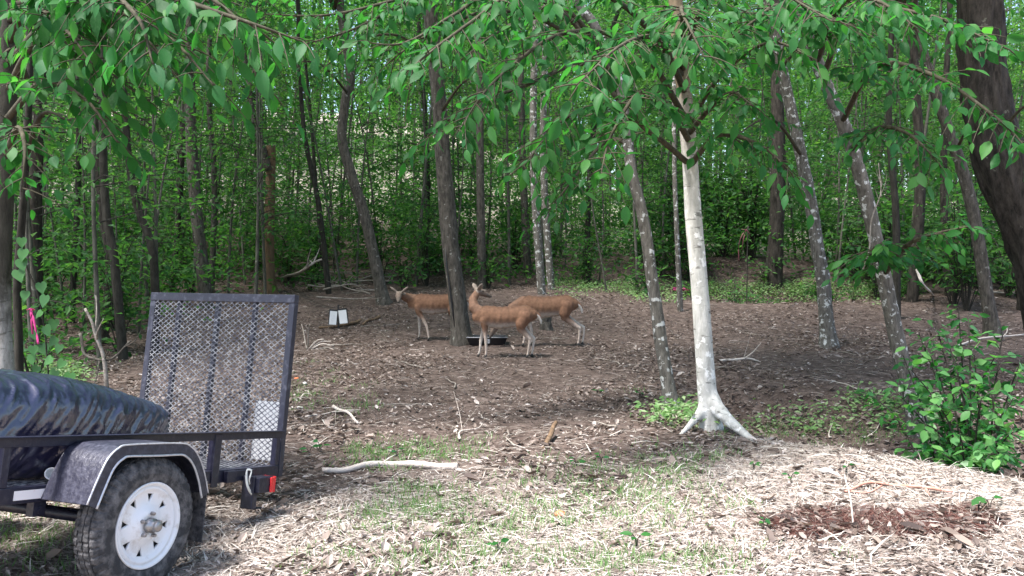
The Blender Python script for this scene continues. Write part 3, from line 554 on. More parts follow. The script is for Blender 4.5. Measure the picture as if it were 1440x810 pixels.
for i in range(14):
    x, y = RD.uniform(3.8, 11), RD.uniform(17.9, 19.0)
    dup(shr[i % 2], (x, y, float(gz(x, y))), RD.uniform(0, 6.28), RD.uniform(.55, .95), label='small leafy shrub on the near lip of the dark ditch')
# tall trees deeper in the wood
def canopy_proto(seed, hgt):
    rng = np.random.default_rng(seed); root = empty('canopy_tree'); tag(root, 'tall forest tree standing deep in the wood', 'tree', 'tall trees deep in the wood')
    P = A([(rng.normal(0, .15) * i, rng.normal(0, .15) * i, hgt * i / 4) for i in range(5)]); P[0, 2] = -.5; a = Acc(); L = spline(P, 5); a.tube(L, taper(len(L), .115, .05), 10, rough=.05, seed=seed); a.build('trunk', M['grey2'], root, smooth=True)
    b = Acc(); ls = []
    for k in range(4):
        c = P[-1] + A((rng.normal(0, 1.0), rng.normal(0, 1.0), -2.6 * k + 1)); R = 3.0 - .25 * k; lv, cc = crown_leaves(c, (R, R, 1.5), 1500, rng, .17, 30); ls.append(lv)
        for q in cc[:8]: b.tube(spline([A((P[-1][0] * .8, P[-1][1] * .8, c[2] - 1.2)), (c + q) / 2, q], 3), taper(7, .06, .012), 5)
    tag(b.build('limb', M['grey2'], root), kind='stuff'); c = Acc(); scatter(c, RHOMB, *cat(ls)); tag(c.build('crown', M['far'], root), kind='stuff'); return root
can = [canopy_proto(360 + i, h) for i, h in enumerate((12, 14, 15, 13))]
place(can, 40, lambda R: (R.uniform(-32, 32), 33 + 27 * R.random() ** .8), (.85, 1.25), .03, 43)
# far wood on the slope: one mass
def far_wood():
    R = np.random.default_rng(55); a = Acc(); n = 420
    x = R.uniform(-75, 75, n); y = R.uniform(58, 95, n); z = gz(x, y)
    for i in range(n): a.tube([(x[i], y[i], z[i] - 1), (x[i] + R.normal(0, .4), y[i], z[i] + 8), (x[i] + R.normal(0, .8), y[i], z[i] + 16)], [.2, .16, .07], 5)
    t = a.build('far_wood', M['grey2']); tag(t, 'distant woodland rising on the slope behind everything', 'woodland', kind='stuff')
    c = Acc(); ls = []
    for i in range(n): ls.append(crown_leaves((x[i], y[i], z[i] + R.uniform(1, 15)), (3.4, 3.4, 4.5), 460, R, .46, 15, .2)[0])
    scatter(c, RHOMB, *cat(ls)); tag(c.build('crown', M['far'], t), kind='stuff')
far_wood()
def thicket():
    R = np.random.default_rng(57); k = 9800; y = 20.5 + 26 * R.random(k) ** 1.1; x = R.uniform(-1, 1, k) * (.66 * y + 2)
    ok = np.array([not clear(a, b) for a, b in zip(x, y)]); x, y = x[ok], y[ok]
    xl = R.uniform(-14, -5.2, 1150); yl = R.uniform(9.5, 22, 1150); ok = (xl < -5.6) & (xl > -.66 * yl - 1); x = np.concatenate([x, xl[ok]]); y = np.concatenate([y, yl[ok]]); k = len(x)
    z = gz(x, y) + np.where(R.random(k) < .35, R.uniform(.1, 1.6, k), R.uniform(1.6, 10.5, k)); c = np.stack([x, y, z], 1); n = 34
    P = np.repeat(c, n, 0) + R.normal(0, 1, (k * n, 3)) * A((.48, .48, .10)); D = nrm(R.normal(0, 1, P.shape) * A((1, 1, .35)) + A((0, 0, -.3)))
    a = Acc(); scatter(a, RHOMB, P, D, A((0, 0, 1)) + R.normal(0, .45, P.shape), .135 * R.uniform(.6, 1.3, len(P)))
    tag(a.build('thicket', M['far']), 'green mass of leaves filling the wood behind the clearing', 'foliage', kind='stuff')
thicket()

# ------------------------------------------------------------------ utility trailer
TYAW, TPIT = math.radians(69.3), math.radians(9.9)
ax_ = A((math.cos(TYAW) * math.cos(TPIT), math.sin(TYAW) * math.cos(TPIT), -math.sin(TPIT))); ay_ = A((-math.sin(TYAW), math.cos(TYAW), 0)); az_ = np.cross(ax_, ay_)
TO = A((-1.402, 5.065, -1.299 + H)); TR = np.stack([ax_, ay_, az_], 1)
def tloc(px, py, yl):
    """trailer-local point where a pixel's ray meets the lengthwise plane y = yl"""
    d = TR.T @ pray(px, py); o = TR.T @ (A((0, 0, H)) - TO); return o + d * ((yl - o[1]) / d[1])
def tworld(p): return TO + TR @ A(p)
def trailer():
    root = empty('utility_trailer'); tag(root, 'small black utility trailer with raised mesh ramp gate parked on the litter', 'trailer')
    root.matrix_world = Matrix([[*TR[0], TO[0]], [*TR[1], TO[1]], [*TR[2], TO[2]], [0, 0, 0, 1]])
    Wd, hr, GH, Ln, xw, zc = 1.127, .275, 1.10, 2.42, -1.281, -.111; K = M['black']
    def part(name, m, *boxes, bevel=.003, parent=root):
        a = Acc(); [a.bx(*b) for b in boxes]; return a.build(name, m, parent, bevel=bevel)
    for y0 in (0, Wd - .04): part('bottom_rail', K, (-Ln, 0, y0, y0 + .04, 0, .068))
    for x0 in (-Ln, -.04): part('cross_rail', K, (x0 + .0, x0 + .04, .0405, Wd - .0405, .002, .066))
    for k in range(1, 5): part('cross_member', K, (-Ln + k * .48, -Ln + k * .48 + .035, .0405, Wd - .0405, .004, .045))
    for y0, s in ((0, -1), (Wd, 1)):
        part('top_rail', K, (-Ln, .004, y0 - (.034 if s < 0 else .006), y0 + (.006 if s < 0 else .034), hr - .005, hr), (-Ln, .004, y0 - .003, y0 + .003, hr - .046, hr - .0052))
    part('top_rail', K, (-Ln - .034, -Ln + .006, -.03, Wd + .03, hr - .0055, hr - .0005), (-Ln - .003, -Ln + .003, .0, Wd, hr - .046, hr - .006))
    for y0, sg in ((.004, 1), (Wd - .004, -1)):
        for x in (-.035, -.595, -1.85, -Ln + .005): part('stanchion', K, (x, x + .036, min(y0, y0 + sg * .006), max(y0, y0 + sg * .006), .0685, hr - .0055), (x, x + .006, min(y0 + sg * .0062, y0 + sg * .036), max(y0 + sg * .0062, y0 + sg * .036), .0685, hr - .0055))
        part('corner_plate', K, (-.60, -.545, y0 - .012 if sg > 0 else y0 + .004, y0 - .005 if sg > 0 else y0 + .012, -.02, .26))
    def lattice(name, p0, u, v, w, h, n_, px, py, th, m, parent):
        """expanded metal: two families of slanted strands clipped to the panel"""
        a = Acc(); u, v, n_ = A(u), A(v), A(n_); s = px / py
        for sg in (1, -1):
            c = -h * s if sg > 0 else 0
            while c < w + (h * s if sg < 0 else 0):
                pts = []
                for t in (0, h):
                    pts.append((c + sg * s * t, t))
                (x0, y0), (x1, y1) = pts
                f = lambda x: (x - x0) / (x1 - x0)
                t0, t1 = 0.0, 1.0
                lo, hi = sorted((f(0), f(w))); t0 = max(t0, lo); t1 = min(t1, hi)
                if t1 - t0 > .01:
                    q0 = A(p0) + u * (x0 + (x1 - x0) * t0) + v * (y0 + (y1 - y0) * t0); q1 = A(p0) + u * (x0 + (x1 - x0) * t1) + v * (y0 + (y1 - y0) * t1)
                    a.bar(q0 + n_ * th * .3 * sg, q1 + n_ * th * .3 * sg, th * 1.25, th * .7, up=n_)
                c += px
        return tag(a.build(name, m, parent), kind='stuff')
    lattice('floor_mesh', (-Ln + .04, .04, .069), (1, 0, 0), (0, 1, 0), Ln - .08, Wd - .08, (0, 0, 1), .075, .034, .006, M['meshm'], root)
    # ramp gate
    gt = empty('ramp_gate'); gt.parent = root; g0, g1 = .006, .048
    def gp_(name, m, *bx_): return part(name, m, *bx_, parent=gt)
    gp_('gate_top_bar', M['gatepaint'], (g0 - .004, g1, 0, Wd, GH - .052, GH))
    for y0 in (0, Wd - .042): gp_('gate_side_bar', M['gatepaint'], (g0, g1, y0, y0 + .042, -.0, GH - .0522))
    gp_('gate_bottom_bar', M['gatepaint'], (g0, g1, .0425, Wd - .0425, .002, .04))
    ys = [.0425, Wd * .27, Wd * .525, Wd * .80, Wd - .0425]
    for y in ys[1:4]: gp_('gate_bar', M['gatepaint'], (g0 + .012, g1 - .002, y - .015, y + .015, .0405, GH - .0525))
    for k in range(4): lattice('mesh_panel', (g0 + .004, ys[k] + (.0 if k == 0 else .0), .042), (0, 1, 0), (0, 0, 1), ys[k + 1] - ys[k], GH - .095, (1, 0, 0), .044, .032, .0042, M['meshm'], gt)
    for y in (.10, Wd - .14):
        a = Acc(); a.tube([(.028, y, -.018), (.028, y + .05, -.018)], .014, 12); a.build('hinge', M['steel'], root, smooth=True)
    # fenders, wheels
    prof = [(-.375, .125), (-.335, .225), (-.295, .305), (-.245, .348), (-.18, .362), (.12, .360), (.20, .342), (.262, .292), (.315, .21), (.355, .115)]
    P2 = spline([(x, 0, z) for x, z in prof], 5)[:, [0, 2]]
    for sd in (-1, 1):
        yin = -.006 if sd < 0 else Wd + .006; yout = yin + sd * .255
        a = Acc(); V = []
        for (x, z) in P2:
            for y in (yin, yout): V.append((xw + x, y, zc + z))
        for (x, z) in P2:
            for y in (yin, yout): V.append((xw + x * .988, y, zc + z - .004))
        n = len(P2); q = []
        for i in range(n - 1): q += [(2 * i, 2 * i + 1, 2 * i + 3, 2 * i + 2), (2 * n + 2 * i, 2 * n + 2 * i + 2, 2 * n + 2 * i + 3, 2 * n + 2 * i + 1)]
        a.add(V, q); fd = a.build('fender', M['fender'], root, smooth=True)
        # outer skirt and bright rolled lip
        a = Acc(); V = []; q = []
        for (x, z) in P2:
            k = 1 - .05 / max(.2, math.hypot(x, z)); V += [(xw + x, yout, zc + z), (xw + x * k, yout + sd * .004, zc + z * k - .004)]
        for i in range(n - 1): q.append((2 * i, 2 * i + 1, 2 * i + 3, 2 * i + 2))
        a.add(V, q); a.build('fender_skirt', M['fender'], fd, smooth=True)
        a = Acc(); a.tube([V[2 * i + 1] for i in range(n)], .0055, 6); a.build('fender_lip', M['trim'], fd, smooth=True)
        a = Acc(); a.tube([V[2 * i] for i in range(n)], .004, 6); a.build('fender_edge', M['trim'], fd, smooth=True)
        yf = -.245 if sd < 0 else Wd + .245
        wh = empty('wheel'); wh.parent = root; wh.location = (xw, yf, zc); wh.rotation_euler = (0, .3, 0 if sd < 0 else math.pi)
        tp = [(.183, .012), (.196, -.004), (.225, -.012), (.252, -.008), (.270, .004), (.281, .014), (.2855, .026), (.280, .027), (.280, .032), (.287, .033), (.288, .058), (.281, .059), (.281, .064), (.288, .065), (.288, .088), (.281, .089), (.281, .094), (.2865, .095), (.285, .112), (.276, .126), (.250, .138), (.215, .136), (.183, .122)]
        tp = [(r if r < .2 else .2 + (r - .2) * 1.2, y) for r, y in tp]
        def tread(r, i, j):
            blk = ((j % 4) < 1) & (((i >= 4) & (i <= 6)) | ((i >= 17) & (i <= 19))); return r - .007 * blk - .004 * (((j + 2) % 4 < 1) & (i >= 9) & (i <= 15))
        a = Acc(); a.lathe(tp, 192, mod=tread, close=True); a.build('tyre', M['tyre'], wh, smooth=False)
        a = Acc(); rp = [(.026, -.004), (.058, -.004), (.072, .004), (.088, .018), (.104, .022), (.138, .022), (.150, .016), (.158, .006), (.166, .004), (.172, .014), (.178, .0), (.188, -.008), (.191, -.002), (.186, .02), (.170, .05), (.158, .05), (.154, .028), (.138, .030), (.10, .030), (.07, .016), (.026, .006)]
        a.lathe(rp, 96, close=True); rim = a.build('rim', M['rim'], wh, smooth=True)
        cut = Acc()
        for k in range(8):
            t = k * math.pi / 4 + .2; c, s_ = math.cos(t), math.sin(t); tri = [(.100, 0), (.137, .017), (.137, -.017)]
            vv = [((r * c - o * s_), y, (r * s_ + o * c)) for y in (-.03, .06) for r, o in tri]
            cut.add(vv, [(0, 1, 4, 3), (1, 2, 5, 4), (2, 0, 3, 5)], [(2, 1, 0), (3, 4, 5)])
        co = cut.build('cut', None); co.parent = wh; bpy.context.view_layer.update()
        md = rim.modifiers.new('holes', 'BOOLEAN'); md.object = co; md.solver = 'EXACT'; bpy.context.view_layer.update()
        dg = bpy.context.evaluated_depsgraph_get(); nm = bpy.data.meshes.new_from_object(rim.evaluated_get(dg)); rim.modifiers.clear(); rim.data = nm; bpy.data.objects.remove(co)
        a = Acc(); a.lathe([(.001, .035), (.15, .036), (.15, .04), (.001, .04)], 48, close=True); a.build('brake_plate', M['tray'], wh)
        a = Acc(); a.lathe([(.0, -.062), (.018, -.062), (.0225, -.058), (.0235, -.05), (.0235, -.03), (.032, -.028), (.034, -.004), (.034, .01)], 28); a.build('hub', M['steel'], wh, smooth=True)
        for k in range(5):
            t = k * math.pi * .4 + .5; a = Acc(); c = (.052 * math.cos(t), 0, .052 * math.sin(t)); a.lathe([(.0, -.024), (.006, -.024), (.0095, -.017), (.0095, .0)], 6, c=c); a.build('lug_nut', M['steel'], wh)
        a = Acc(); yy = yin + sd * .02; a.bx(xw + .350, xw + .357, min(yin + sd * .03, yin + sd * .25), max(yin + sd * .03, yin + sd * .25), zc - .12, zc + .17); mf = a.build('mud_flap', M['tyre'], root, bevel=.003)
        a = Acc(); ysp = .03 if sd < 0 else Wd - .03
        for k in range(3): a.tube(spline([(xw - .36 + .09 * k, ysp, zc + .085 - .012 * k), (xw, ysp, zc + .028 - .010 * k), (xw + .36 - .09 * k, ysp, zc + .085 - .012 * k)], 6), .006, 4)
        a.build('leaf_spring', K, root)
        a = Acc(); a.bx(xw - .39, xw - .33, ysp - .02, ysp + .02, zc + .05, -.001); a.tube([(xw - .36, ysp - .035, zc + .075), (xw - .36, ysp + .03, zc + .075)], .016, 12); a.build('spring_hanger', K, root)
    a = Acc(); a.tube([(xw, -.11, zc), (xw, Wd + .11, zc)], .03, 12); a.build('axle', K, root, smooth=True)
    # tail lamps, marker, wiring
    for sd in (-1, 1):
        y0 = -.03 if sd < 0 else Wd + .03; f = lambda a_, b_: (min(y0 + sd * a_, y0 + sd * b_), max(y0 + sd * a_, y0 + sd * b_))
        tl = part('tail_lamp', K, (-.33, -.20, *f(-.005, .085), -.062, .026), (-.345, -.325, *f(-.02, .06), -.15, .03), bevel=.006)
        part('lens', M['red'], (-.1998, -.168, *f(.002, .08), -.066, .024), (-.235, -.2, *f(.0855, .094), -.062, .022), bevel=.004, parent=tl)
        part('bracket', M['fender'], (-.32, -.29, *f(.0, .05), -.155, -.063), (-.289, -.23, *f(.0, .05), -.155, -.148), parent=tl)
        a = Acc(); w = [A(k) + A((-.14, 0, .015)) for k in [(-.20, y0 + sd * .03, -.03), (-.235, y0 + sd * .05, .0), (-.225, y0 + sd * .05, .045), (-.25, y0 + sd * .04, .05), (-.262, y0 + sd * .05, .0), (-.25, y0 + sd * .06, -.05), (-.20, y0 + sd * .05, -.085)]]
        a.tube(spline(w, 6), .0045, 6); a.tube(spline([A(k) + A((.02, .012, .004)) for k in w[::-1]][:5], 6), .0045, 6); a.build('wiring', M['wire'], root, smooth=True)
    p0 = tloc(19, 700, -.002); p1 = tloc(71, 698, -.002)
    part('marker_sticker', M['sticker'], (p0[0], p1[0], -.0035, -.0008, .016, .054), bevel=0)
    part('frame_box', K, (-.50, -.42, -.03, -.002, .0, .062)); part('frame_box', K, (-.40, -.24, -.012, -.002, .002, .06))
    # tongue with jack
    a = Acc()
    for y in (.0, Wd): a.bar((-Ln, y + (.05 if y == 0 else -.05), -.03), (-Ln - .95, Wd / 2 + (-.03 if y == 0 else .03), -.03), .045, .055)
    a.bar((-Ln - .9, Wd / 2, -.03), (-Ln - 1.2, Wd / 2, -.03), .06, .07); a.build('tongue', K, root)
    a = Acc(); jp = (-Ln - .85, Wd / 2 + .1); top = A((jp[0], jp[1], .25)); wp = tworld(top); gl = TR.T @ (A((wp[0], wp[1], float(gz(wp[0], wp[1])))) - TO)
    a.tube([top, gl], .025, 10); a.build('jack', M['steel'], root, smooth=True)
    return root
trailer()
# bundle wrapped in black plastic
def bundle():
    nu, nv = 320, 160; u = np.linspace(0, np.pi, nu); v = np.arange(nv) * 2 * np.pi / nv; U, V = np.meshgrid(u, v, indexing='ij')
    cx, cy, cz = -1.50, .50, .285; L_ = .86
    s = -np.cos(U); e = np.sin(U) ** .45; cv, sv = np.cos(V), np.sin(V)
    sq = (np.abs(cv) ** 3.4 + np.abs(sv) ** 3.4) ** (-1 / 3.4)
    hz = .225 * (1.06 - .30 * sstep(-.1, 1, s) + .04 * np.sin(4 * s + 1))
    x = s * L_; y = .41 * e * sq * cv; z = hz * e * sq * sv
    # draped folds running down and forward, fine crumple
    a1 = x - .75 * z + .05 * noise2(x * 4, z * 4 + y, 2.0, 20); b1_ = z + .5 * x + y
    rd = lambda fa, fb, sd_: 1 - np.minimum(1, 3.6 * np.abs(noise2(a1 * fa + .7 * noise2(x * 6, z * 6, 1.5, sd_ + 40), b1_ * fb, 1.0, sd_)))
    up = sstep(.5, .95, sv * e); w = (1 - .7 * up); big = sstep(-.2, .3, noise2(x, z + y, 5, 21))
    g = .011 * w * rd(11, 3, 22) * (.2 + 1.1 * big) + .010 * w * rd(34, 7, 23) * (1.2 - big) + .007 * rd(70, 12, 24) + .003 * rd(120, 40, 26) + .001 * noise2(x + y, z - y, 60, 25)
    knot = np.exp(-((s + .74) / .07) ** 2) * (cv < .3); g = g - .045 * knot * w
    n = nrm(np.stack([x * 0 + .15 * s, y / .41 ** 2, z / .28 ** 2], -1))
    P = np.stack([x + cx, y + cy, z + cz], -1) + n * g[..., None]; P[..., 2] = np.maximum(P[..., 2], .078)
    a = Acc(); i, j = np.meshgrid(np.arange(nu - 1), np.arange(nv), indexing='ij'); jn = (j + 1) % nv
    Pw = TO + P.reshape(-1, 3) @ TR.T
    a.add(Pw, np.stack([i * nv + j, i * nv + jn, (i + 1) * nv + jn, (i + 1) * nv + j], -1).reshape(-1, 4))
    m = mat('black_plastic_sheet', (.012, .012, .036), .3, spec=.9, bump=(40, .12), coat=.8)
    o = a.build('wrapped_bundle', m, origin=tworld((cx, cy, .07)), smooth=True); tag(o, 'bulky bundle wrapped in crumpled shiny black plastic lying in the trailer', 'bundle')
bundle()
def item(name, label, cat_, acc, m, origin, smooth=False, bevel=0, group=None, kind=None):
    return tag(acc.build(name, m, origin=origin, smooth=smooth, bevel=bevel), label, cat_, group, kind)
# odds and ends in and behind the trailer
p = tworld((-1.53, .09, .078)); root = empty('white_cup', p); tag(root, 'small white cup lying on the trailer floor beside the bundle', 'cup')
root.rotation_euler = (1.35, 0, .5); root.location = p + A((0, 0, .024))
a = Acc(); a.lathe([(.0, 0), (.018, 0), (.024, .06), (.022, .06), (.017, .004), (0, .004)], 20, axis='z'); a.build('cup_wall', M['white'], root, smooth=True)
a = Acc(); a.lathe([(.022, .058), (.026, .06), (.026, .063), (.022, .063)], 20, axis='z', close=True); a.build('cup_rim', M['white'], root, smooth=True)
pa = tworld((.105, .115, -.02)); a = Acc(); a.box(tworld((.085, .155, .26)), (.012, .225, .36), TR); item('white_board', 'white rectangular board leaning against the outside of the ramp gate', 'board', a, M['white'], pa, bevel=.003)

# ------------------------------------------------------------------ deer
def deer(name, label, loc, rz, spec, s=1.0):
    """spec: chains of (x, y, z, r[, tag]) points swept with spheres and fused into one skin; colours follow the coat"""
    root = empty(name, loc, rz); root.scale = (s, s, s); tag(root, label, 'deer', 'deer at the feed tray')
    bm = bmesh.new(); pts = []
    for ch, fl in spec['chains']:
        for k in range(len(ch) - 1):
            p, q = ch[k], ch[k + 1]; L_ = math.dist(p[:3], q[:3]); n = max(2, int(L_ / (.45 * min(p[3], q[3]))))
            for t in np.linspace(0, 1, n, endpoint=k == len(ch) - 2):
                c = [p[i] + (q[i] - p[i]) * t for i in range(4)]; pts.append((*c, fl))
                mt = Matrix.Translation(c[:3]) @ Matrix.Diagonal((c[3], c[3] * (.80 if fl == 'body' else 1), c[3], 1)); bmesh.ops.create_icosphere(bm, subdivisions=2, radius=1, matrix=mt)
    for (c, sz, R) in spec.get('ears', []):
        bmesh.ops.create_icosphere(bm, subdivisions=2, radius=1, matrix=Matrix.Translation(c) @ R.to_matrix().to_4x4() @ Matrix.Diagonal((*sz, 1))); pts.append((*c, sz[2], 'ear'))
    me = bpy.data.meshes.new('body'); bm.to_mesh(me); bm.free(); o = bpy.data.objects.new('body', me); COL.objects.link(o)
    r = o.modifiers.new('r', 'REMESH'); r.mode = 'VOXEL'; r.voxel_size = .0115; sm = o.modifiers.new('s', 'SMOOTH'); sm.factor = .5; sm.iterations = 9
    bpy.context.view_layer.update(); me = bpy.data.meshes.new_from_object(o.evaluated_get(bpy.context.evaluated_depsgraph_get())); o.modifiers.clear(); o.data = me; o.parent = root
    for p_ in me.polygons: p_.use_smooth = True
    v = np.zeros(len(me.vertices) * 3, np.float32); me.vertices.foreach_get('co', v); v = v.reshape(-1, 3); me.vertices.foreach_get('normal', (nn := np.zeros(v.size, np.float32))); nn = nn.reshape(-1, 3)
    C = A([q[:3] for q in pts]); Rr = A([q[3] for q in pts]); fl = np.array([q[4] for q in pts]); best = np.zeros(len(v), int)
    for i in range(0, len(v), 4000): best[i:i + 4000] = np.argmin(np.linalg.norm(v[i:i + 4000, None] - C[None], axis=2) - Rr[None], 1)
    f = fl[best]; col = np.tile(A((.175, .092, .056)), (len(v), 1))
    red, white, grey, pale = A((.175, .092, .056)), A((.62, .56, .50)), A((.17, .135, .11)), A((.40, .32, .265))
    body = f == 'body'; t = sstep(.1, -.75, nn[:, 2]) * body; col = col * (1 - .75 * t[:, None] * sstep(.58, .47, v[:, 2])[:, None]) + white * (.75 * t * sstep(.58, .47, v[:, 2]))[:, None]
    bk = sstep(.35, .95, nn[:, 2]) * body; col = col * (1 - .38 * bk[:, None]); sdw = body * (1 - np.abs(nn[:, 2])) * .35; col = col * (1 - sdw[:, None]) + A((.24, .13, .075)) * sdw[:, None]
    leg = (f == 'leg') | (f == 'thigh'); t = sstep(.46, .26, v[:, 2]) * leg; col = np.where(leg[:, None], red * (1 - t[:, None]) + pale * 1.25 * t[:, None], col)
    inner = leg & (np.abs(v[:, 1]) < .075) ; col = np.where(inner[:, None], col * .55 + white * .45, col)
    col = np.where((f == 'neck')[:, None], red * .85 + grey * .15, col); col = np.where((f == 'head')[:, None], grey * .8 + red * .2, col); col = np.where((f == 'muzzle')[:, None], grey * .7, col)
    col = np.where((f == 'ear')[:, None], grey * 1.3, col); col = np.where((f == 'tail')[:, None], np.where(nn[:, 2:] < .1, white, red), col)
    ca = me.color_attributes.new('coat', 'FLOAT_COLOR', 'POINT'); ca.data.foreach_set('color', np.hstack([col, np.ones((len(v), 1))]).astype(np.float32).ravel())
    me.materials.clear(); me.materials.append(M['coat'])
    for c in spec.get('eyes', []):
        a = Acc(); a.lathe([(.0, -.013), (.009, -.009), (.013, 0), (.009, .009), (0, .013)], 10, axis='z', c=c); a.build('eye', M['eye'], root, smooth=True)
    for c in spec.get('hooves', []):
        for dy in (-.011, .011):
            a = Acc(); a.tube([(c[0] + .004, c[1] + dy, c[2] + .045), (c[0] + .014, c[1] + dy, c[2] + .02), (c[0] + .028, c[1] + dy, c[2])], [.013, .016, .014], 8); a.build('hoof', M['hoof'], root, smooth=True)
    for c in spec.get('nose', []):
        a = Acc(); a.lathe([(.0, -.012), (.012, -.008), (.016, 0), (.012, .008), (0, .012)], 10, axis='z', c=c); a.build('nose', M['hoof'], root, smooth=True)
    return root
def coat_mat():
    m = bpy.data.materials.new('deer_coat'); m.use_nodes = True; N = m.node_tree.nodes; L = m.node_tree.links; b = N['Principled BSDF']; b.inputs['Roughness'].default_value = .8; b.inputs['Specular IOR Level'].default_value = .2
    at_ = N.new('ShaderNodeAttribute'); at_.attribute_name = 'coat'; nz = N.new('ShaderNodeTexNoise'); nz.inputs['Scale'].default_value = 28; nz.inputs['Detail'].default_value = 6
    tc = N.new('ShaderNodeTexCoord'); L.new(tc.outputs['Object'], nz.inputs['Vector']); mr = N.new('ShaderNodeMapRange'); mr.inputs['To Min'].default_value = .45; mr.inputs['To Max'].default_value = 1.5; L.new(nz.outputs['Fac'], mr.inputs['Value'])
    mx = N.new('ShaderNodeMix'); mx.data_type = 'RGBA'; mx.blend_type = 'MULTIPLY'; mx.inputs['Factor'].default_value = 1; L.new(at_.outputs['Color'], mx.inputs['A']); L.new(mr.outputs[0], mx.inputs['B']); L.new(mx.outputs['Result'], b.inputs['Base Color'])
    bp_ = N.new('ShaderNodeBump'); bp_.inputs['Strength'].default_value = .3; bp_.inputs['Distance'].default_value = .01; L.new(nz.outputs['Fac'], bp_.inputs['Height']); L.new(bp_.outputs[0], b.inputs['Normal']); return m
M['coat'] = coat_mat()
from mathutils import Euler
def spec_of(neck, head, front, hind, ear=.15, dz=0.0):
    """neck: points from withers to poll; head: poll, brow, nose; front / hind: hoof x of the (near, far) legs"""
    ch = [([(.30, 0, .61, .135), (.20, 0, .61, .172), (.02, 0, .59, .176), (-.18, 0, .605, .165), (-.36, 0, .635, .155), (-.45, 0, .64, .105)], 'body')]
    ch.append(([(.30, 0, .66, .105)] + [(*p, r) for p, r in zip(neck, (.082, .066, .058))], 'neck'))
    pl, br, ns = A(head[0]), A(head[1]), A(head[2])
    ch.append(([(*pl, .058), (*br, .060), (*(br * .55 + ns * .45), .044)], 'head')); ch.append(([(*(br * .5 + ns * .5), .042), (*ns, .026)], 'muzzle'))
    hv = []
    for sy, hx in zip((-1, 1), front):
        y = .075 * sy; ch.append(([(.25, y * .9, .56, .072), (.235, y, .46, .05), (.24 + (hx - .25) * .4, y, .36, .034), (.24 + (hx - .25) * .75, y, .235, .027), (.24 + (hx - .25) * .9, y, .10, .0195), (hx, y, .04, .021)], 'leg')); hv.append((hx - .01, y, 0))
    for sy, hx in zip((-1, 1), hind):
        y = .085 * sy; o = hx + .42
        ch.append(([(-.37, y * .7, .62, .115), (-.31 + o * .2, y, .50, .085), (-.30 + o * .3, y, .44, .06), (-.42 + o * .7, y, .315, .036), (-.455 + o * .9, y, .275, .031), (-.44 + o, y, .17, .022), (-.43 + o, y, .09, .0195), (hx, y, .04, .021)], 'leg')); hv.append((hx - .01, y, 0))
    ch.append(([(-.52, 0, .665, .035), (-.57, 0, .62, .035), (-.60, 0, .555, .026), (-.605, 0, .50, .014)], 'tail'))
    f = nrm(br - pl) if np.linalg.norm(br - pl) > 0 else A((1, 0, 0)); fw = nrm(ns - pl); side = nrm(np.cross(A((0, 0, 1)), fw)); up = np.cross(fw, side)
    ears = []; eyes = []
    for k in (-1, 1):
        d = nrm(side * k * .9 + up * .75 - fw * .25); q = Vector(d).to_track_quat('Z', 'Y').to_euler(); c = pl + d * .115; ears.append((tuple(c), (.046, .022, .092), q)); eyes.append(tuple(br + side * k * .054 + up * .018 - fw * .0))
    return dict(chains=ch, ears=ears, eyes=eyes, hooves=hv, nose=[tuple(ns + fw * .02)])
def face(px): return px
# 1: behind the trunk at the left, head turned towards the camera
q = gp(588, 480); 
sp1 = spec_of([(.42, .02, .70), (.50, .07, .74), (.54, .12, .76)], [(.545, .14, .765), (.55, .20, .745), (.535, .33, .655)], (.25, .07), (-.40, -.52))
d1 = deer('deer', 'reddish deer half hidden behind the feeding spot trunk, turning its grey face', (at(588, 478, q[1] + .1)[0] + .25, q[1] + .1, 0), math.pi, sp1, .98)
# 2: nearest, body side on, head up and turned back to the wood
q2 = gp(735, 503)
sp2 = spec_of([(.40, -.02, .74), (.42, -.08, .86), (.36, -.14, .95)], [(.35, -.16, .97), (.30, -.20, .965), (.17, -.26, .90)], (.33, .22), (-.47, -.40))
d2 = deer('deer', 'reddish deer standing side on in front of the black feed tray', (at(704, 500, q2[1])[0], q2[1], 0), math.pi - .0, sp2, .93)
# 3: right of the tray, head lowered to feed
q3 = gp(812, 488)
sp3 = spec_of([(.46, .02, .58), (.58, .05, .46), (.66, .06, .36)], [(.68, .06, .34), (.735, .06, .28), (.80, .06, .15)], (.16, .30), (-.62, -.54))
d3 = deer('deer', 'reddish deer with rump raised and head lowered to the feed tray', (at(763, 488, q3[1] + .1)[0], q3[1] + .1, 0), math.pi, sp3, 1.0)
for d in (d1, d2, d3):
    d.location.z = float(gz(d.location.x, d.location.y)) + .005

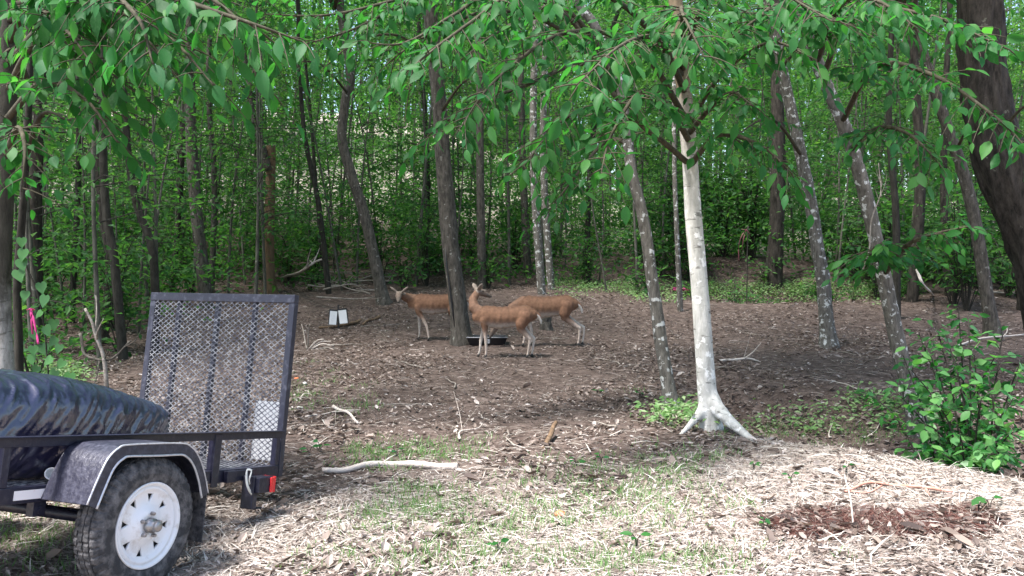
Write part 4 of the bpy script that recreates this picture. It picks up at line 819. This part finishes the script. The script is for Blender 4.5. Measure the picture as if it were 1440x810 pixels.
# ------------------------------------------------------------------ leafy bush, vine and seedlings
def bush():
    rng = np.random.default_rng(61); base = A((3.35, 6.15, 0)); base[2] = gz(base[0], base[1]); root = empty('leafy_bush', base)
    tag(root, 'bright green leafy bush growing from the hollow behind the straw bank', 'bush'); lv = []
    tips = [(1362, 440, 6.3), (1330, 470, 6.4), (1292, 468, 6.5), (1282, 520, 6.3), (1255, 545, 6.4), (1222, 552, 6.5), (1400, 500, 6.2), (1436, 505, 6.1), (1345, 520, 6.0), (1310, 560, 5.95), (1380, 560, 5.8), (1425, 560, 5.8), (1300, 620, 6.0), (1350, 610, 5.75), (1400, 610, 5.6), (1440, 600, 5.6), (1330, 640, 5.8), (1420, 640, 5.5), (1370, 500, 6.4), (1290, 590, 6.1), (1348, 436, 6.35), (1316, 455, 6.45), (1305, 490, 6.35), (1270, 500, 6.5), (1410, 470, 6.25), (1432, 530, 6.0), (1390, 530, 6.0)]
    for k, t in enumerate(tips):
        T = at(*t); b = base + A((rng.normal(0, .1), rng.normal(0, .1), -.05)); m = b * .45 + T * .55 + A((0, 0, .12 + rng.uniform(0, .12)))
        ac = Acc(); lv.append(spray(ac, [b, m, T], .008, rng, .08, .20, .05, .35, .34)); ac.build('stem', M['thin'], root, base, smooth=True)
    hang_leaves(root, base, cat(lv), rng, 300, [tplmesh('bush_leaf', leaf_template(.31, .05, .1), M['bushleaf'])], M['leafs'])
M['bushleaf'] = mat('leaf_bush', rough=.42, spec=.45, obj=[(.07, .20, .055), (.10, .26, .075), (.14, .31, .09), (.08, .22, .075)], trans=(.4, (1.6, 1.9, .9)))
bush()
def vine():
    rng = np.random.default_rng(62); b = A((at(75, 545, 6.5)[0], 6.5, 0)); b[2] = gz(b[0], 6.5); root = empty('climbing_vine', b); tag(root, 'climbing vine with heart shaped leaves below the pink ribbon', 'vine')
    P = line([(72, 545), (66, 500), (62, 460), (52, 410), (36, 370), (32, 330)], 6.45); a = Acc(); a.tube(spline(np.vstack([b, P[1:]]), 6), .006, 6); a.build('stem', M['thin'], root, b, smooth=True)
    for (x, y) in [(66, 421), (59, 443), (66, 464), (35, 415), (51, 403), (28, 370), (35, 356), (44, 492), (40, 504), (77, 480), (85, 490), (58, 490), (70, 508), (52, 520), (62, 532), (90, 512), (80, 526), (48, 470), (76, 455), (42, 535), (98, 530), (30, 340), (25, 385)]:
        c = at(x + rng.normal(0, 2), y - 5, 6.4 + rng.normal(0, .06)); inst('leaf', VINEM, root, leafM(c - b, A((rng.normal(0, .4), -.25, -1)), A((rng.normal(0, .3), -1, .4)), .085 * rng.uniform(.8, 1.25)))
vine()
def seedling(px, py, n, size, label, seed):
    rng = np.random.default_rng(seed); b = gp(px, py); root = empty('seedling', b); tag(root, label, 'plant', 'seedlings sprouting from the litter')
    for k in range(n):
        an = 6.28 * k / n + rng.uniform(0, 1); h = size * rng.uniform(.5, 1.1); d = A((math.cos(an), math.sin(an), 0))
        a = Acc(); e = d * size * .35 + A((0, 0, h)); a.tube([A((0, 0, -.01)), d * size * .12 + A((0, 0, h * .7)), e], .003, 5); a.build('stem', M['thin'], root)
        inst('leaf', LEAFM[k % 3], root, leafM(e, d + A((0, 0, .1)), A((0, -.5, 1)) + rng.normal(0, .2, 3), size * rng.uniform(.9, 1.3)))
for i, (x, y, n, sz) in enumerate([(1112, 676, 3, .055), (1376, 722, 2, .075), (1392, 718, 2, .07), (1190, 665, 2, .05), (1060, 660, 4, .05), (1075, 742, 4, .05), (810, 655, 4, .05), (845, 650, 4, .05), (556, 640, 3, .06), (450, 636, 3, .07), (435, 640, 3, .06), (895, 770, 3, .06), (700, 775, 3, .05), (1240, 575, 5, .09), (1215, 565, 5, .09), (1250, 600, 4, .08), (840, 555, 5, .05), (900, 560, 4, .06)]):
    seedling(x, y, n, sz, 'small green seedling with %s leaves pushing through the litter' % {2: 'two', 3: 'three', 4: 'four', 5: 'five'}[n], 400 + i)

# ------------------------------------------------------------------ sticks, branches, stump, mossy bits
def stick(name, label, pts, r0, r1, m_, cat_='branch', group=None, side=0, seed=0, base=None):
    rng = np.random.default_rng(seed); P = spline(pts, 7); P += np.stack([.5 * r0 * np.sin(np.arange(len(P)) * .45 + seed), 0 * P[:, 0], .5 * r0 * np.sin(np.arange(len(P)) * .6 + 2 * seed)], 1); o = A(base if base is not None else pts[0]); a = Acc(); a.tube(P, taper(len(P), r0, r1), 8, rough=.08, seed=seed)
    for k in range(side):
        i = int(rng.integers(3, len(P) - 2)); t = nrm(P[i + 1] - P[i]); d = nrm(t + rng.normal(0, .7, 3) + A((0, 0, .35))); ln = rng.uniform(.15, .45)
        a.tube(spline([P[i], P[i] + d * ln * .5, P[i] + d * ln + rng.normal(0, .04, 3)], 4), taper(9, r1 * .9, r1 * .3), 5)
    return item(name, label, cat_, a, m_, o, smooth=True, group=group)
def lie(pxs, h=.02): 
    out = []
    for x, y in pxs: p = gp(x, y); out.append(p + A((0, 0, h)))
    return out
stick('fallen_branch', 'bleached smooth branch lying along the edge of the straw', lie([(452, 668), (500, 662), (545, 656), (590, 659), (642, 660)], .022), .018, .028, M['palewood'], side=0, seed=1)
stick('red_root', 'thin reddish root lying across the dark red mulch', lie([(1188, 698), (1225, 686), (1275, 690), (1340, 698)], .03), .008, .010, M['redwood'], 'root', side=1, seed=2)
stick('red_root', 'short reddish root curling over the dark red mulch', lie([(1192, 697), (1218, 699), (1240, 690)], .025), .006, .006, M['redwood'], 'root', seed=3)
stick('bare_twig', 'thin pale stalk crossing the dark red mulch', lie([(1188, 676), (1194, 700), (1200, 742)], .03), .005, .004, M['palewood'], 'twig', seed=4)
stick('dead_limb', 'pale crooked dead limb hanging beside the lichen dotted tree', path([(1213, 382, Y3 - .15), (1222, 350, Y3 - .2), (1226, 310, Y3 - .2), (1238, 270, Y3 - .15), (1236, 230, Y3 - .1)]), .008, .0035, M['stick'], side=6, seed=5)
stick('dead_limb', 'forked grey dead limb propped up behind the wrapped bundle', [A((*at(150, 512, 9.2)[:2], gz(*at(150, 512, 9.2)[:2]))), at(142, 490, 9.2), at(132, 462, 9.2), at(119, 433, 9.2)], .024, .013, M['stick'], side=2, seed=6)
stick('dead_limb', 'mossy dead limb lying low behind the wrapped bundle', [at(112, 470, 9.4), at(120, 498, 9.3), at(150, 506, 9.2), at(185, 480, 9.3)], .018, .010, M['grey2'], side=3, seed=7)
stick('fallen_branch', 'dark branch lying just behind the white sign', lie([(448, 463), (490, 459), (506, 452)], .03), .022, .03, M['brown'], seed=8)
stick('fallen_branch', 'short brown branch on the soil right of the white sign', lie([(510, 458), (522, 452), (534, 448)], .03), .02, .026, M['brown'], seed=9)
stick('fallen_branch', 'pale branch on the bare soil behind the pale tree', lie([(1012, 512), (1035, 508), (1062, 509)], .03), .02, .014, M['palewood'], side=2, seed=10)
stick('fallen_branch', 'bleached stick angled across the litter beside the trailer gate', lie([(470, 575), (488, 585), (505, 598)], .025), .016, .010, M['palewood'], side=1, seed=11)
stick('fallen_branch', 'dark stub poking up beside the straw', [gp(765, 630), gp(775, 618) + A((0, 0, .06)), gp(783, 612) + A((0, 0, .10))], .022, .018, M['brown'], seed=12)
stick('fallen_branch', 'long dead branch leaning in the thicket left of the crooked trunk', [gp(395, 392), at(425, 380, 17.5), at(452, 365, 17.2)], .035, .02, M['stick'], side=4, seed=13)
stick('fallen_branch', 'pale bent branch on the soil beyond the leafy bush', lie([(1340, 492), (1375, 482), (1440, 474)], .05), .018, .014, M['palewood'], side=3, seed=14)
stick('fallen_branch', 'grey branch across the litter behind the leafy bush', lie([(1370, 416), (1400, 415), (1440, 416)], .06), .03, .02, M['palewood'], side=2, seed=15)
stick('dead_limb', 'pale dead limb curving down behind the lichen dotted tree', [at(1290, 380, 15), at(1300, 402, 14.8), gp(1312, 416)], .028, .018, M['palewood'], seed=16)
RS = np.random.default_rng(71)
for i in range(16):
    x, y = RS.uniform(432, 535), RS.uniform(392, 428); g = gp(x, y); an = RS.uniform(-.6, .6) + (math.pi if RS.random() < .5 else 0); L_ = RS.uniform(.6, 1.6)
    d = A((math.cos(an), math.sin(an) * .8, RS.uniform(-.02, .22))); q = g + A((0, 0, RS.uniform(.04, .25)))
    stick('brush_stick', 'dead grey stick in the brush pile beside the crooked trunk', [q - d * L_ * .5, q + RS.normal(0, .05, 3), q + d * L_ * .5], .02, .008, M['stick'], 'stick', 'sticks of the brush pile', 2, 500 + i)
for i in range(9):
    g = gp(432, 492); an = RS.uniform(-.3, 1.9); L_ = RS.uniform(.35, .75); d = A((math.cos(an), .3 * RS.normal(), math.sin(an) * .8 + .1))
    stick('dead_stalk', 'dry stalk in the dead tuft beside the trailer gate', [g + A((0, 0, -.02)), g + d * L_ * .5, g + d * L_ + A((0, 0, -.08))], .012, .006, M['palewood' if i % 3 == 0 else 'stick'], 'stalk', 'dry stalks of the dead tuft', 0, 520 + i)
for i in range(34):
    x, y = RS.uniform(420, 1240), 405 + 215 * RS.random() ** .8; g = gp(x, y); an = RS.uniform(0, 3.14); L_ = RS.uniform(.2, .7); d = A((math.cos(an), math.sin(an), 0)) * L_ * .5
    P = []
    for k in (-1, -.3, .4, 1): w = g + d * k + A((*RS.normal(0, .03, 2), 0)); w[2] = gz(w[0], w[1]) + .022; P.append(w)
    stick('fallen_stick', 'thin dead stick lying on the brown litter of the clearing', P, RS.uniform(.005, .010), .003, M['palewood' if i % 5 == 0 else 'stick'], 'stick', 'thin sticks scattered over the clearing', 1, 540 + i)
# mossy stump behind the right deer
g = gp(768, 470); a = Acc(); 
a.tube(spline([g + A((.01, .35, -.1)), g + A((0, .35, .06)), g + A((0, .35, .2)), g + A((.02, .35, .30))], 6), [.17, .165, .155, .14, .13, .12, .115, .11, .108, .106, .104, .102, .10, .098, .097, .096, .095, .094, .094][:19], 18, rough=.09, seed=3, lobes=lambda t, i: 1 + .28 * np.cos(5 * t + .5) * np.exp(-i / 6))
item('tree_stump', 'grey mossy stump behind the deer with raised rump', 'stump', a, M['grey2'], g + A((0, .35, 0)), smooth=True)
# dirt clod heap and dark crack on the feeding trunk are relief of their own
a = Acc(); a.tube(path([(641, 470, Y6 - .13), (637, 440, Y6 - .13), (633, 410, Y6 - .13), (629, 380, Y6 - .125), (626, 350, Y6 - .12)]), [.008, .012, .012, .01, .005], 6); o = a.build('bark_crack', M['tray'], origin=b6, smooth=True)
for r_ in COL.objects:
    if r_.name.startswith('feeding_spot_tree'): o.parent = r_; o.location = (0, 0, 0)
# ------------------------------------------------------------------ sign, tray, ribbons, litter scraps
g = gp(476, 462); root = empty('double_card_sign', g); tag(root, 'low sign of two white cards on a dark stake beyond the trailer gate', 'sign'); Yg = g[1]
a = Acc(); a.bar((0, 0, -.1), (0, 0, .42), .028, .02); a.build('stake', M['tray'], root, bevel=.002)
s_ = Yg / FPX
for (x0, x1, y0, y1, rz) in ((463.5, 473.5, 437.5, 456.5, .10), (476.5, 488, 436, 455, -.12)):
    c = at((x0 + x1) / 2, (y0 + y1) / 2, Yg - .03) - g; Rz = np.array(Matrix.Rotation(rz, 3, 'Y') @ Matrix.Rotation(rz, 3, 'Z'))
    a = Acc(); a.box(c + A((0, .012, .012)), ((x1 - x0 + 2.4) * s_, .012, (y1 - y0 + 2.6) * s_), Rz); bk = a.build('backing', M['tray'], root, bevel=.002)
    a = Acc(); a.box(c, ((x1 - x0) * s_, .006, (y1 - y0) * s_), Rz); a.build('card', M['white'], root)
g = gp(685, 486); g = A((g[0], g[1] + .15, 0)); g[2] = gz(g[0], g[1]); root = empty('feed_tray', g); tag(root, 'shallow black feed tray with a white label on the soil between the deer', 'tray')
a = Acc(); w, d_, h = .27, .17, .13
V = [(-w, -d_, 0), (w, -d_, 0), (w, d_, 0), (-w, d_, 0), (-w - .05, -d_ - .05, h), (w + .05, -d_ - .05, h), (w + .05, d_ + .05, h), (-w - .05, d_ + .05, h), (-w - .03, -d_ - .03, h), (w + .03, -d_ - .03, h), (w + .03, d_ + .03, h), (-w - .03, d_ + .03, h), (-w + .01, -d_ + .01, .02), (w - .01, -d_ + .01, .02), (w - .01, d_ - .01, .02), (-w + .01, d_ - .01, .02)]
Q = [(3, 2, 1, 0)]
for o_ in (0, 4, 8):
    for k in range(4): Q.append((o_ + k, o_ + (k + 1) % 4, o_ + 4 + (k + 1) % 4, o_ + 4 + k))
Q.append((12, 13, 14, 15)); a.add(V, Q); a.build('tub', M['tray'], root, bevel=.006)
a = Acc(); a.tube([(-w - .05, -d_ - .052, h - .004), (w + .05, -d_ - .052, h - .004)], .009, 8); a.build('rolled_edge', M['ink'], root, smooth=True)
Rl = np.array(Matrix.Rotation(math.atan2(.05, h), 3, 'X'))
a = Acc(); a.box((.0, -d_ - .0305, .066), (.085, .004, .07), Rl); lb = a.build('label_patch', M['white'], root)
a = Acc(); a.bx(-.028, .028, -d_ - .037, -d_ - .035, .062, .066); a.bx(-.028, .02, -d_ - .040, -d_ - .038, .074, .079); a.build('label_print', M['ink'], lb)
def ribbon(name, label, strips, m_, cat_='ribbon'):
    o = A(strips[0][0][0]); a = Acc()
    for P, w in strips:
        P = spline(P, 6); T = nrm(np.gradient(P, axis=0)); n = len(P); k = np.arange(n); b = nrm(np.stack([np.cos(.35 * k), .6 * np.sin(.35 * k + 1), .2 * np.sin(k * .5)], 1)); b = nrm(b - T * np.sum(b * T, 1, keepdims=True)) * w / 2
        v = np.empty((2 * n, 3)); v[0::2] = P - b; v[1::2] = P + b; a.add(v, [(2 * i, 2 * i + 1, 2 * i + 3, 2 * i + 2) for i in range(n - 1)])
    ob = item(name, label, cat_, a, m_, o, smooth=True); sl = ob.modifiers.new('thick', 'SOLIDIFY'); sl.thickness = .0015; return ob
ribbon('pink_ribbon', 'pink ribbon tied on the stem beside the heart leaved vine', [(path([(43, 434, 6.35), (46, 445, 6.33), (50, 462, 6.32), (54, 484, 6.3)]), .015), (path([(43, 434, 6.35), (44, 450, 6.33), (46, 470, 6.35)]), .014), (path([(38, 436, 6.37), (43, 434, 6.33), (49, 436, 6.36)]), .013)], M['pink'])
g = gp(957, 411); rb = np.random.default_rng(9); st = []
for k in range(12):
    P = [g + A((rb.normal(0, .13), rb.normal(0, .10), rb.uniform(.01, .13))) for _ in range(4)]; st.append((P, .035))
ribbon('pink_tape', 'tangle of pink tape on the ground behind the pale tree', st, M['pink'], 'tape')
ribbon('red_ribbon', 'faded red ribbon dangling from a stem over the dark ditch', [(path([(1050, 322, 18), (1044, 330, 17.95), (1039, 345, 17.9), (1039, 367, 17.9)]), .022), (path([(1050, 322, 18), (1046, 334, 17.9), (1043, 352, 17.9)]), .02), (path([(1042, 322, 18), (1050, 324, 17.95), (1055, 330, 18)]), .022)], M['redrib'])
a = Acc(); g = gp(1049, 384); a.tube(spline([A((at(1051, 320, 18.05)[0], 18.05, gz(at(1051, 320, 18.05)[0], 18.05) - .2)), at(1051, 350, 18.05), at(1052, 318, 18.05)], 5), [.014] * 11, 6); item('ribbon_stem', 'thin dead stem holding the faded red ribbon', 'stem', a, M['thin'], at(1051, 385, 18.05), smooth=True)
def scrap(px, py, sx, sy, m_, name, label, cat_, seed):
    rng = np.random.default_rng(seed); g = gp(px, py); bm = bmesh.new(); bmesh.ops.create_icosphere(bm, subdivisions=2, radius=1)
    for v in bm.verts: v.co *= 1 + .2 * math.sin(3 * v.co.x + seed) * math.cos(4 * v.co.y); v.co.x *= sx; v.co.y *= sy; v.co.z *= min(sx, sy) * .55
    me = bpy.data.meshes.new(name); bm.to_mesh(me); bm.free(); me.materials.append(m_); [setattr(p_, 'use_smooth', True) for p_ in me.polygons]
    o = bpy.data.objects.new(name, me); COL.objects.link(o); o.location = g + A((0, 0, min(sx, sy) * .3)); o.rotation_euler = (0, 0, rng.uniform(0, 3)); tag(o, label, cat_)
M['stone'] = mat('pale_stone', (.5, .47, .44), .8, noise=(20, (.33, .3, .28), .45, .7), bump=(40, .4))
scrap(428, 541, .06, .035, M['stone'], 'pale_stone', 'flat whitish stone beside the trailer gate', 'stone', 1); scrap(417, 533, .035, .02, M['orange'], 'orange_scrap', 'orange scrap lying just behind the whitish stone', 'scrap', 2)
scrap(421, 575, .04, .03, M['stone'], 'pale_stone', 'small rounded pale stone between the gate foot and the whitish stone', 'stone', 3); scrap(1163, 665, .05, .035, M['stone'], 'pale_stone', 'pale stone in the litter above the red mulch', 'stone', 4)
scrap(1130, 700, .04, .03, M['stone'], 'pale_stone', 'tan stone at the near edge of the red mulch', 'stone', 5); scrap(787, 725, .035, .03, M['orange'], 'orange_scrap', 'reddish scrap lying in the green grass', 'scrap', 6)

# ------------------------------------------------------------------ litter, straw, mulch, grass
def gnd_pts(n, rng, y0, y1, xr, p=1.0):
    y = y0 + (y1 - y0) * rng.random(n) ** p; x = rng.uniform(-1, 1, n) * (.64 * y + .4); 
    if xr: x = np.clip(x, *xr)
    return x, y
def normal_at(x, y):
    e = .02; return nrm(np.stack([-(gz(x + e, y) - gz(x - e, y)) / (2 * e), -(gz(x, y + e) - gz(x, y - e)) / (2 * e), np.ones_like(x)], -1))
CURL = (A([(0, 0, .02), (.30, .24, .16), (.34, 0, -.02), (.30, -.24, .12), (.72, .18, .12), (.70, 0, .02), (.72, -.20, .20), (1, 0, .12)]), [(2, 1, 4, 5), (3, 2, 5, 6)], [(0, 1, 2), (0, 2, 3), (4, 7, 5), (5, 7, 6)])
CHIP = (A([(0, 0, .02), (.48, .23, .16), (.5, 0, -.02), (.48, -.22, .13), (1, 0, .11)]), [], [(0, 1, 2), (0, 2, 3), (1, 4, 2), (2, 4, 3)])
BLADE = (A([(0, .017, 0), (0, -.017, 0), (.5, -.014, .05), (.5, .014, .05), (1, 0, .0)]), [(0, 1, 2, 3)], [(3, 2, 4)])
GBLADE = (BLADE[0] * A((1, 3.2, 1)), BLADE[1], BLADE[2])
def litter(name, label, mt, tpl, x, y, size, tiltz, rng, lift=.006, cat_='litter'):
    n = len(x); P = np.stack([x, y, gz(x, y) + lift + rng.uniform(0, .012, n)], 1); a_ = 3.5 * noise2(x, y, 2.6, 37) + rng.normal(0, .75, n) + 3.14159 * (rng.random(n) < .5); D = np.stack([np.cos(a_), np.sin(a_), rng.normal(0, tiltz, n)], 1)
    a = Acc(); scatter(a, tpl, P, D, normal_at(x, y) + rng.normal(0, .3, (n, 3)), size * np.exp(rng.normal(0, .35, n)))
    tag(a.build(name, mt), label, cat_, kind='stuff')
rng = np.random.default_rng(81)
def keep(x, y, prob): k = rng.random(len(x)) < prob; return x[k], y[k]
def patchy(x, y): return .25 + .75 * sstep(-.35, .35, noise2(x, y, 1.3, 30) + .5 * noise2(x, y, 4, 31))
x, y = gnd_pts(120000, rng, 3.0, 24, None, 1.2); x, y = keep(x, y, (patchy(x, y) - .15) * (1 - .8 * straw_f(x, y)))
nr = y < 9.5
litter('leaf_litter', 'brown dead leaves strewn over the near half of the clearing', M['litter'], CURL, x[nr], y[nr], .046, .25, rng)
litter('leaf_litter', 'brown dead leaves strewn over the far half of the clearing', M['litter'], CHIP, x[~nr], y[~nr], .05, .25, rng)
x, y = gnd_pts(95000, rng, 3.0, 9.5, None, 1.1); x, y = keep(x, y, np.clip(.10 + straw_f(x, y), 0, 1) * (1 - .8 * mulch_f(x, y)))
litter('bleached_litter', 'bleached dead leaves and chips in the foreground', M['litterp'], CHIP, x, y, .022, .25, rng)
x, y = gnd_pts(170000, rng, 3.0, 12, None, 1.0); bank = sstep(1.7, 2.3, x) * np.exp(-(((y - lip(x)) / 1.6 + .2) / .45) ** 2); x, y = keep(x, y, np.clip(.09 + .75 * straw_f(x, y) * (.4 + .6 * sstep(-.3, .4, noise2(x, y, 2.3, 33))) + bank, 0, 1) * (1 - .55 * mulch_f(x, y)) * (1 - .75 * sstep(6.5, 9, y)))
litter('dry_straw', 'pale dry straw matted over the foreground and the bank', M['straw'], BLADE, x, y, .095, .10, rng, .008)
x, y = gnd_pts(22000, rng, 5.5, 16, None, 1.0); x, y = keep(x, y, .08 + .5 * sstep(-.1, .5, noise2(x, y, 2.1, 39)) * (1 - sstep(8, 13, y)))
litter('pale_chips', 'pale broken leaves and chips over the brown soil', M['litterp'], CURL, x, y, .038, .3, rng)
x, y = gnd_pts(30000, rng, 9, 24, None, 1.1); x, y = keep(x, y, .5)
litter('pine_twig_litter', 'fine twigs and stalks mixed in the brown litter', M['litter'], BLADE, x, y, .16, .10, rng, .01)
n = 5200; x = rng.normal(2.02, .40, n); y = rng.normal(4.72, .19, n); x, y = keep(x, y, mulch_f(x, y))
litter('red_mulch', 'dark red mulch spilled on the straw', M['mulch'], BLADE, x, y, .06, .3, rng, .012, 'mulch')
def tufts(name, label, centres, mt, per, h, spread, rng, tpl=BLADE):
    ls = []
    for (cx, cy, sc) in centres:
        k = int(per * sc); px = cx + rng.normal(0, spread * sc, k); py = cy + rng.normal(0, spread * sc, k); P = np.stack([px, py, gz(px, py)], 1)
        D = np.stack([rng.normal(0, .45, k), rng.normal(0, .45, k), np.ones(k)], 1); Nn = np.stack([rng.normal(0, 1, k), rng.normal(-.5, 1, k), rng.normal(0, .3, k)], 1); ls.append([P, nrm(D), Nn, h * rng.uniform(.4, 1.2, k)])
    a = Acc(); scatter(a, tpl, *cat(ls)); tag(a.build(name, mt), label, 'grass', kind='stuff')
cs = []
for (px, py, k, sx, sy) in [(590, 715, 70, 45, 22), (520, 640, 25, 40, 12), (610, 632, 30, 40, 10), (860, 690, 45, 60, 25), (930, 700, 50, 60, 25), (760, 730, 35, 60, 18), (960, 650, 25, 40, 15), (1080, 606, 16, 35, 5), (1190, 614, 20, 50, 5), (970, 580, 20, 25, 12), (640, 790, 40, 120, 15), (900, 790, 40, 150, 15), (30, 760, 30, 50, 25), (460, 560, 18, 30, 20), (420, 555, 12, 12, 10)]:
    for _ in range(k):
        X_, Y_ = rng.normal(px, sx), rng.normal(py, sy)
        if Y_ > 420: w = gp(X_, Y_); cs.append((w[0], w[1], rng.uniform(.5, 1.2)))
tufts('grass_patch', 'patches of short green grass and weeds between the straw', cs, M['grass'], 30, .055, .085, rng, GBLADE)
def cover(name, label, spots, per, size, spread, mt, hmax, rng):
    ls = []
    for (cx, cy) in spots:
        px = cx + rng.normal(0, spread, per); py = cy + rng.normal(0, spread, per); P = np.stack([px, py, gz(px, py) + rng.uniform(.02, hmax, per)], 1)
        ls.append([P, nrm(rng.normal(0, 1, (per, 3)) * A((1, 1, .3))), A((0, -.3, 1)) + rng.normal(0, .35, (per, 3)), size * rng.uniform(.6, 1.3, per)])
    a = Acc(); scatter(a, RHOMB, *cat(ls)); tag(a.build(name, mt), label, 'ground cover', kind='stuff')
sp = [gp(rng.uniform(880, 1240), rng.normal(411, 6))[:2] for _ in range(150)] + [gp(rng.uniform(780, 900), rng.normal(405, 6))[:2] for _ in range(40)] + [gp(rng.normal(1120, 50), rng.normal(603, 5))[:2] for _ in range(7)] + [gp(rng.normal(1235, 25), rng.normal(585, 12))[:2] for _ in range(9)] + [gp(rng.uniform(30, 110), rng.normal(535, 8))[:2] for _ in range(25)] + [gp(rng.uniform(930, 990), rng.normal(590, 8))[:2] for _ in range(10)]
cover('ground_cover', 'low green plants along the far edge of the clearing', sp, 40, .06, .16, M['grass'], .16, rng)
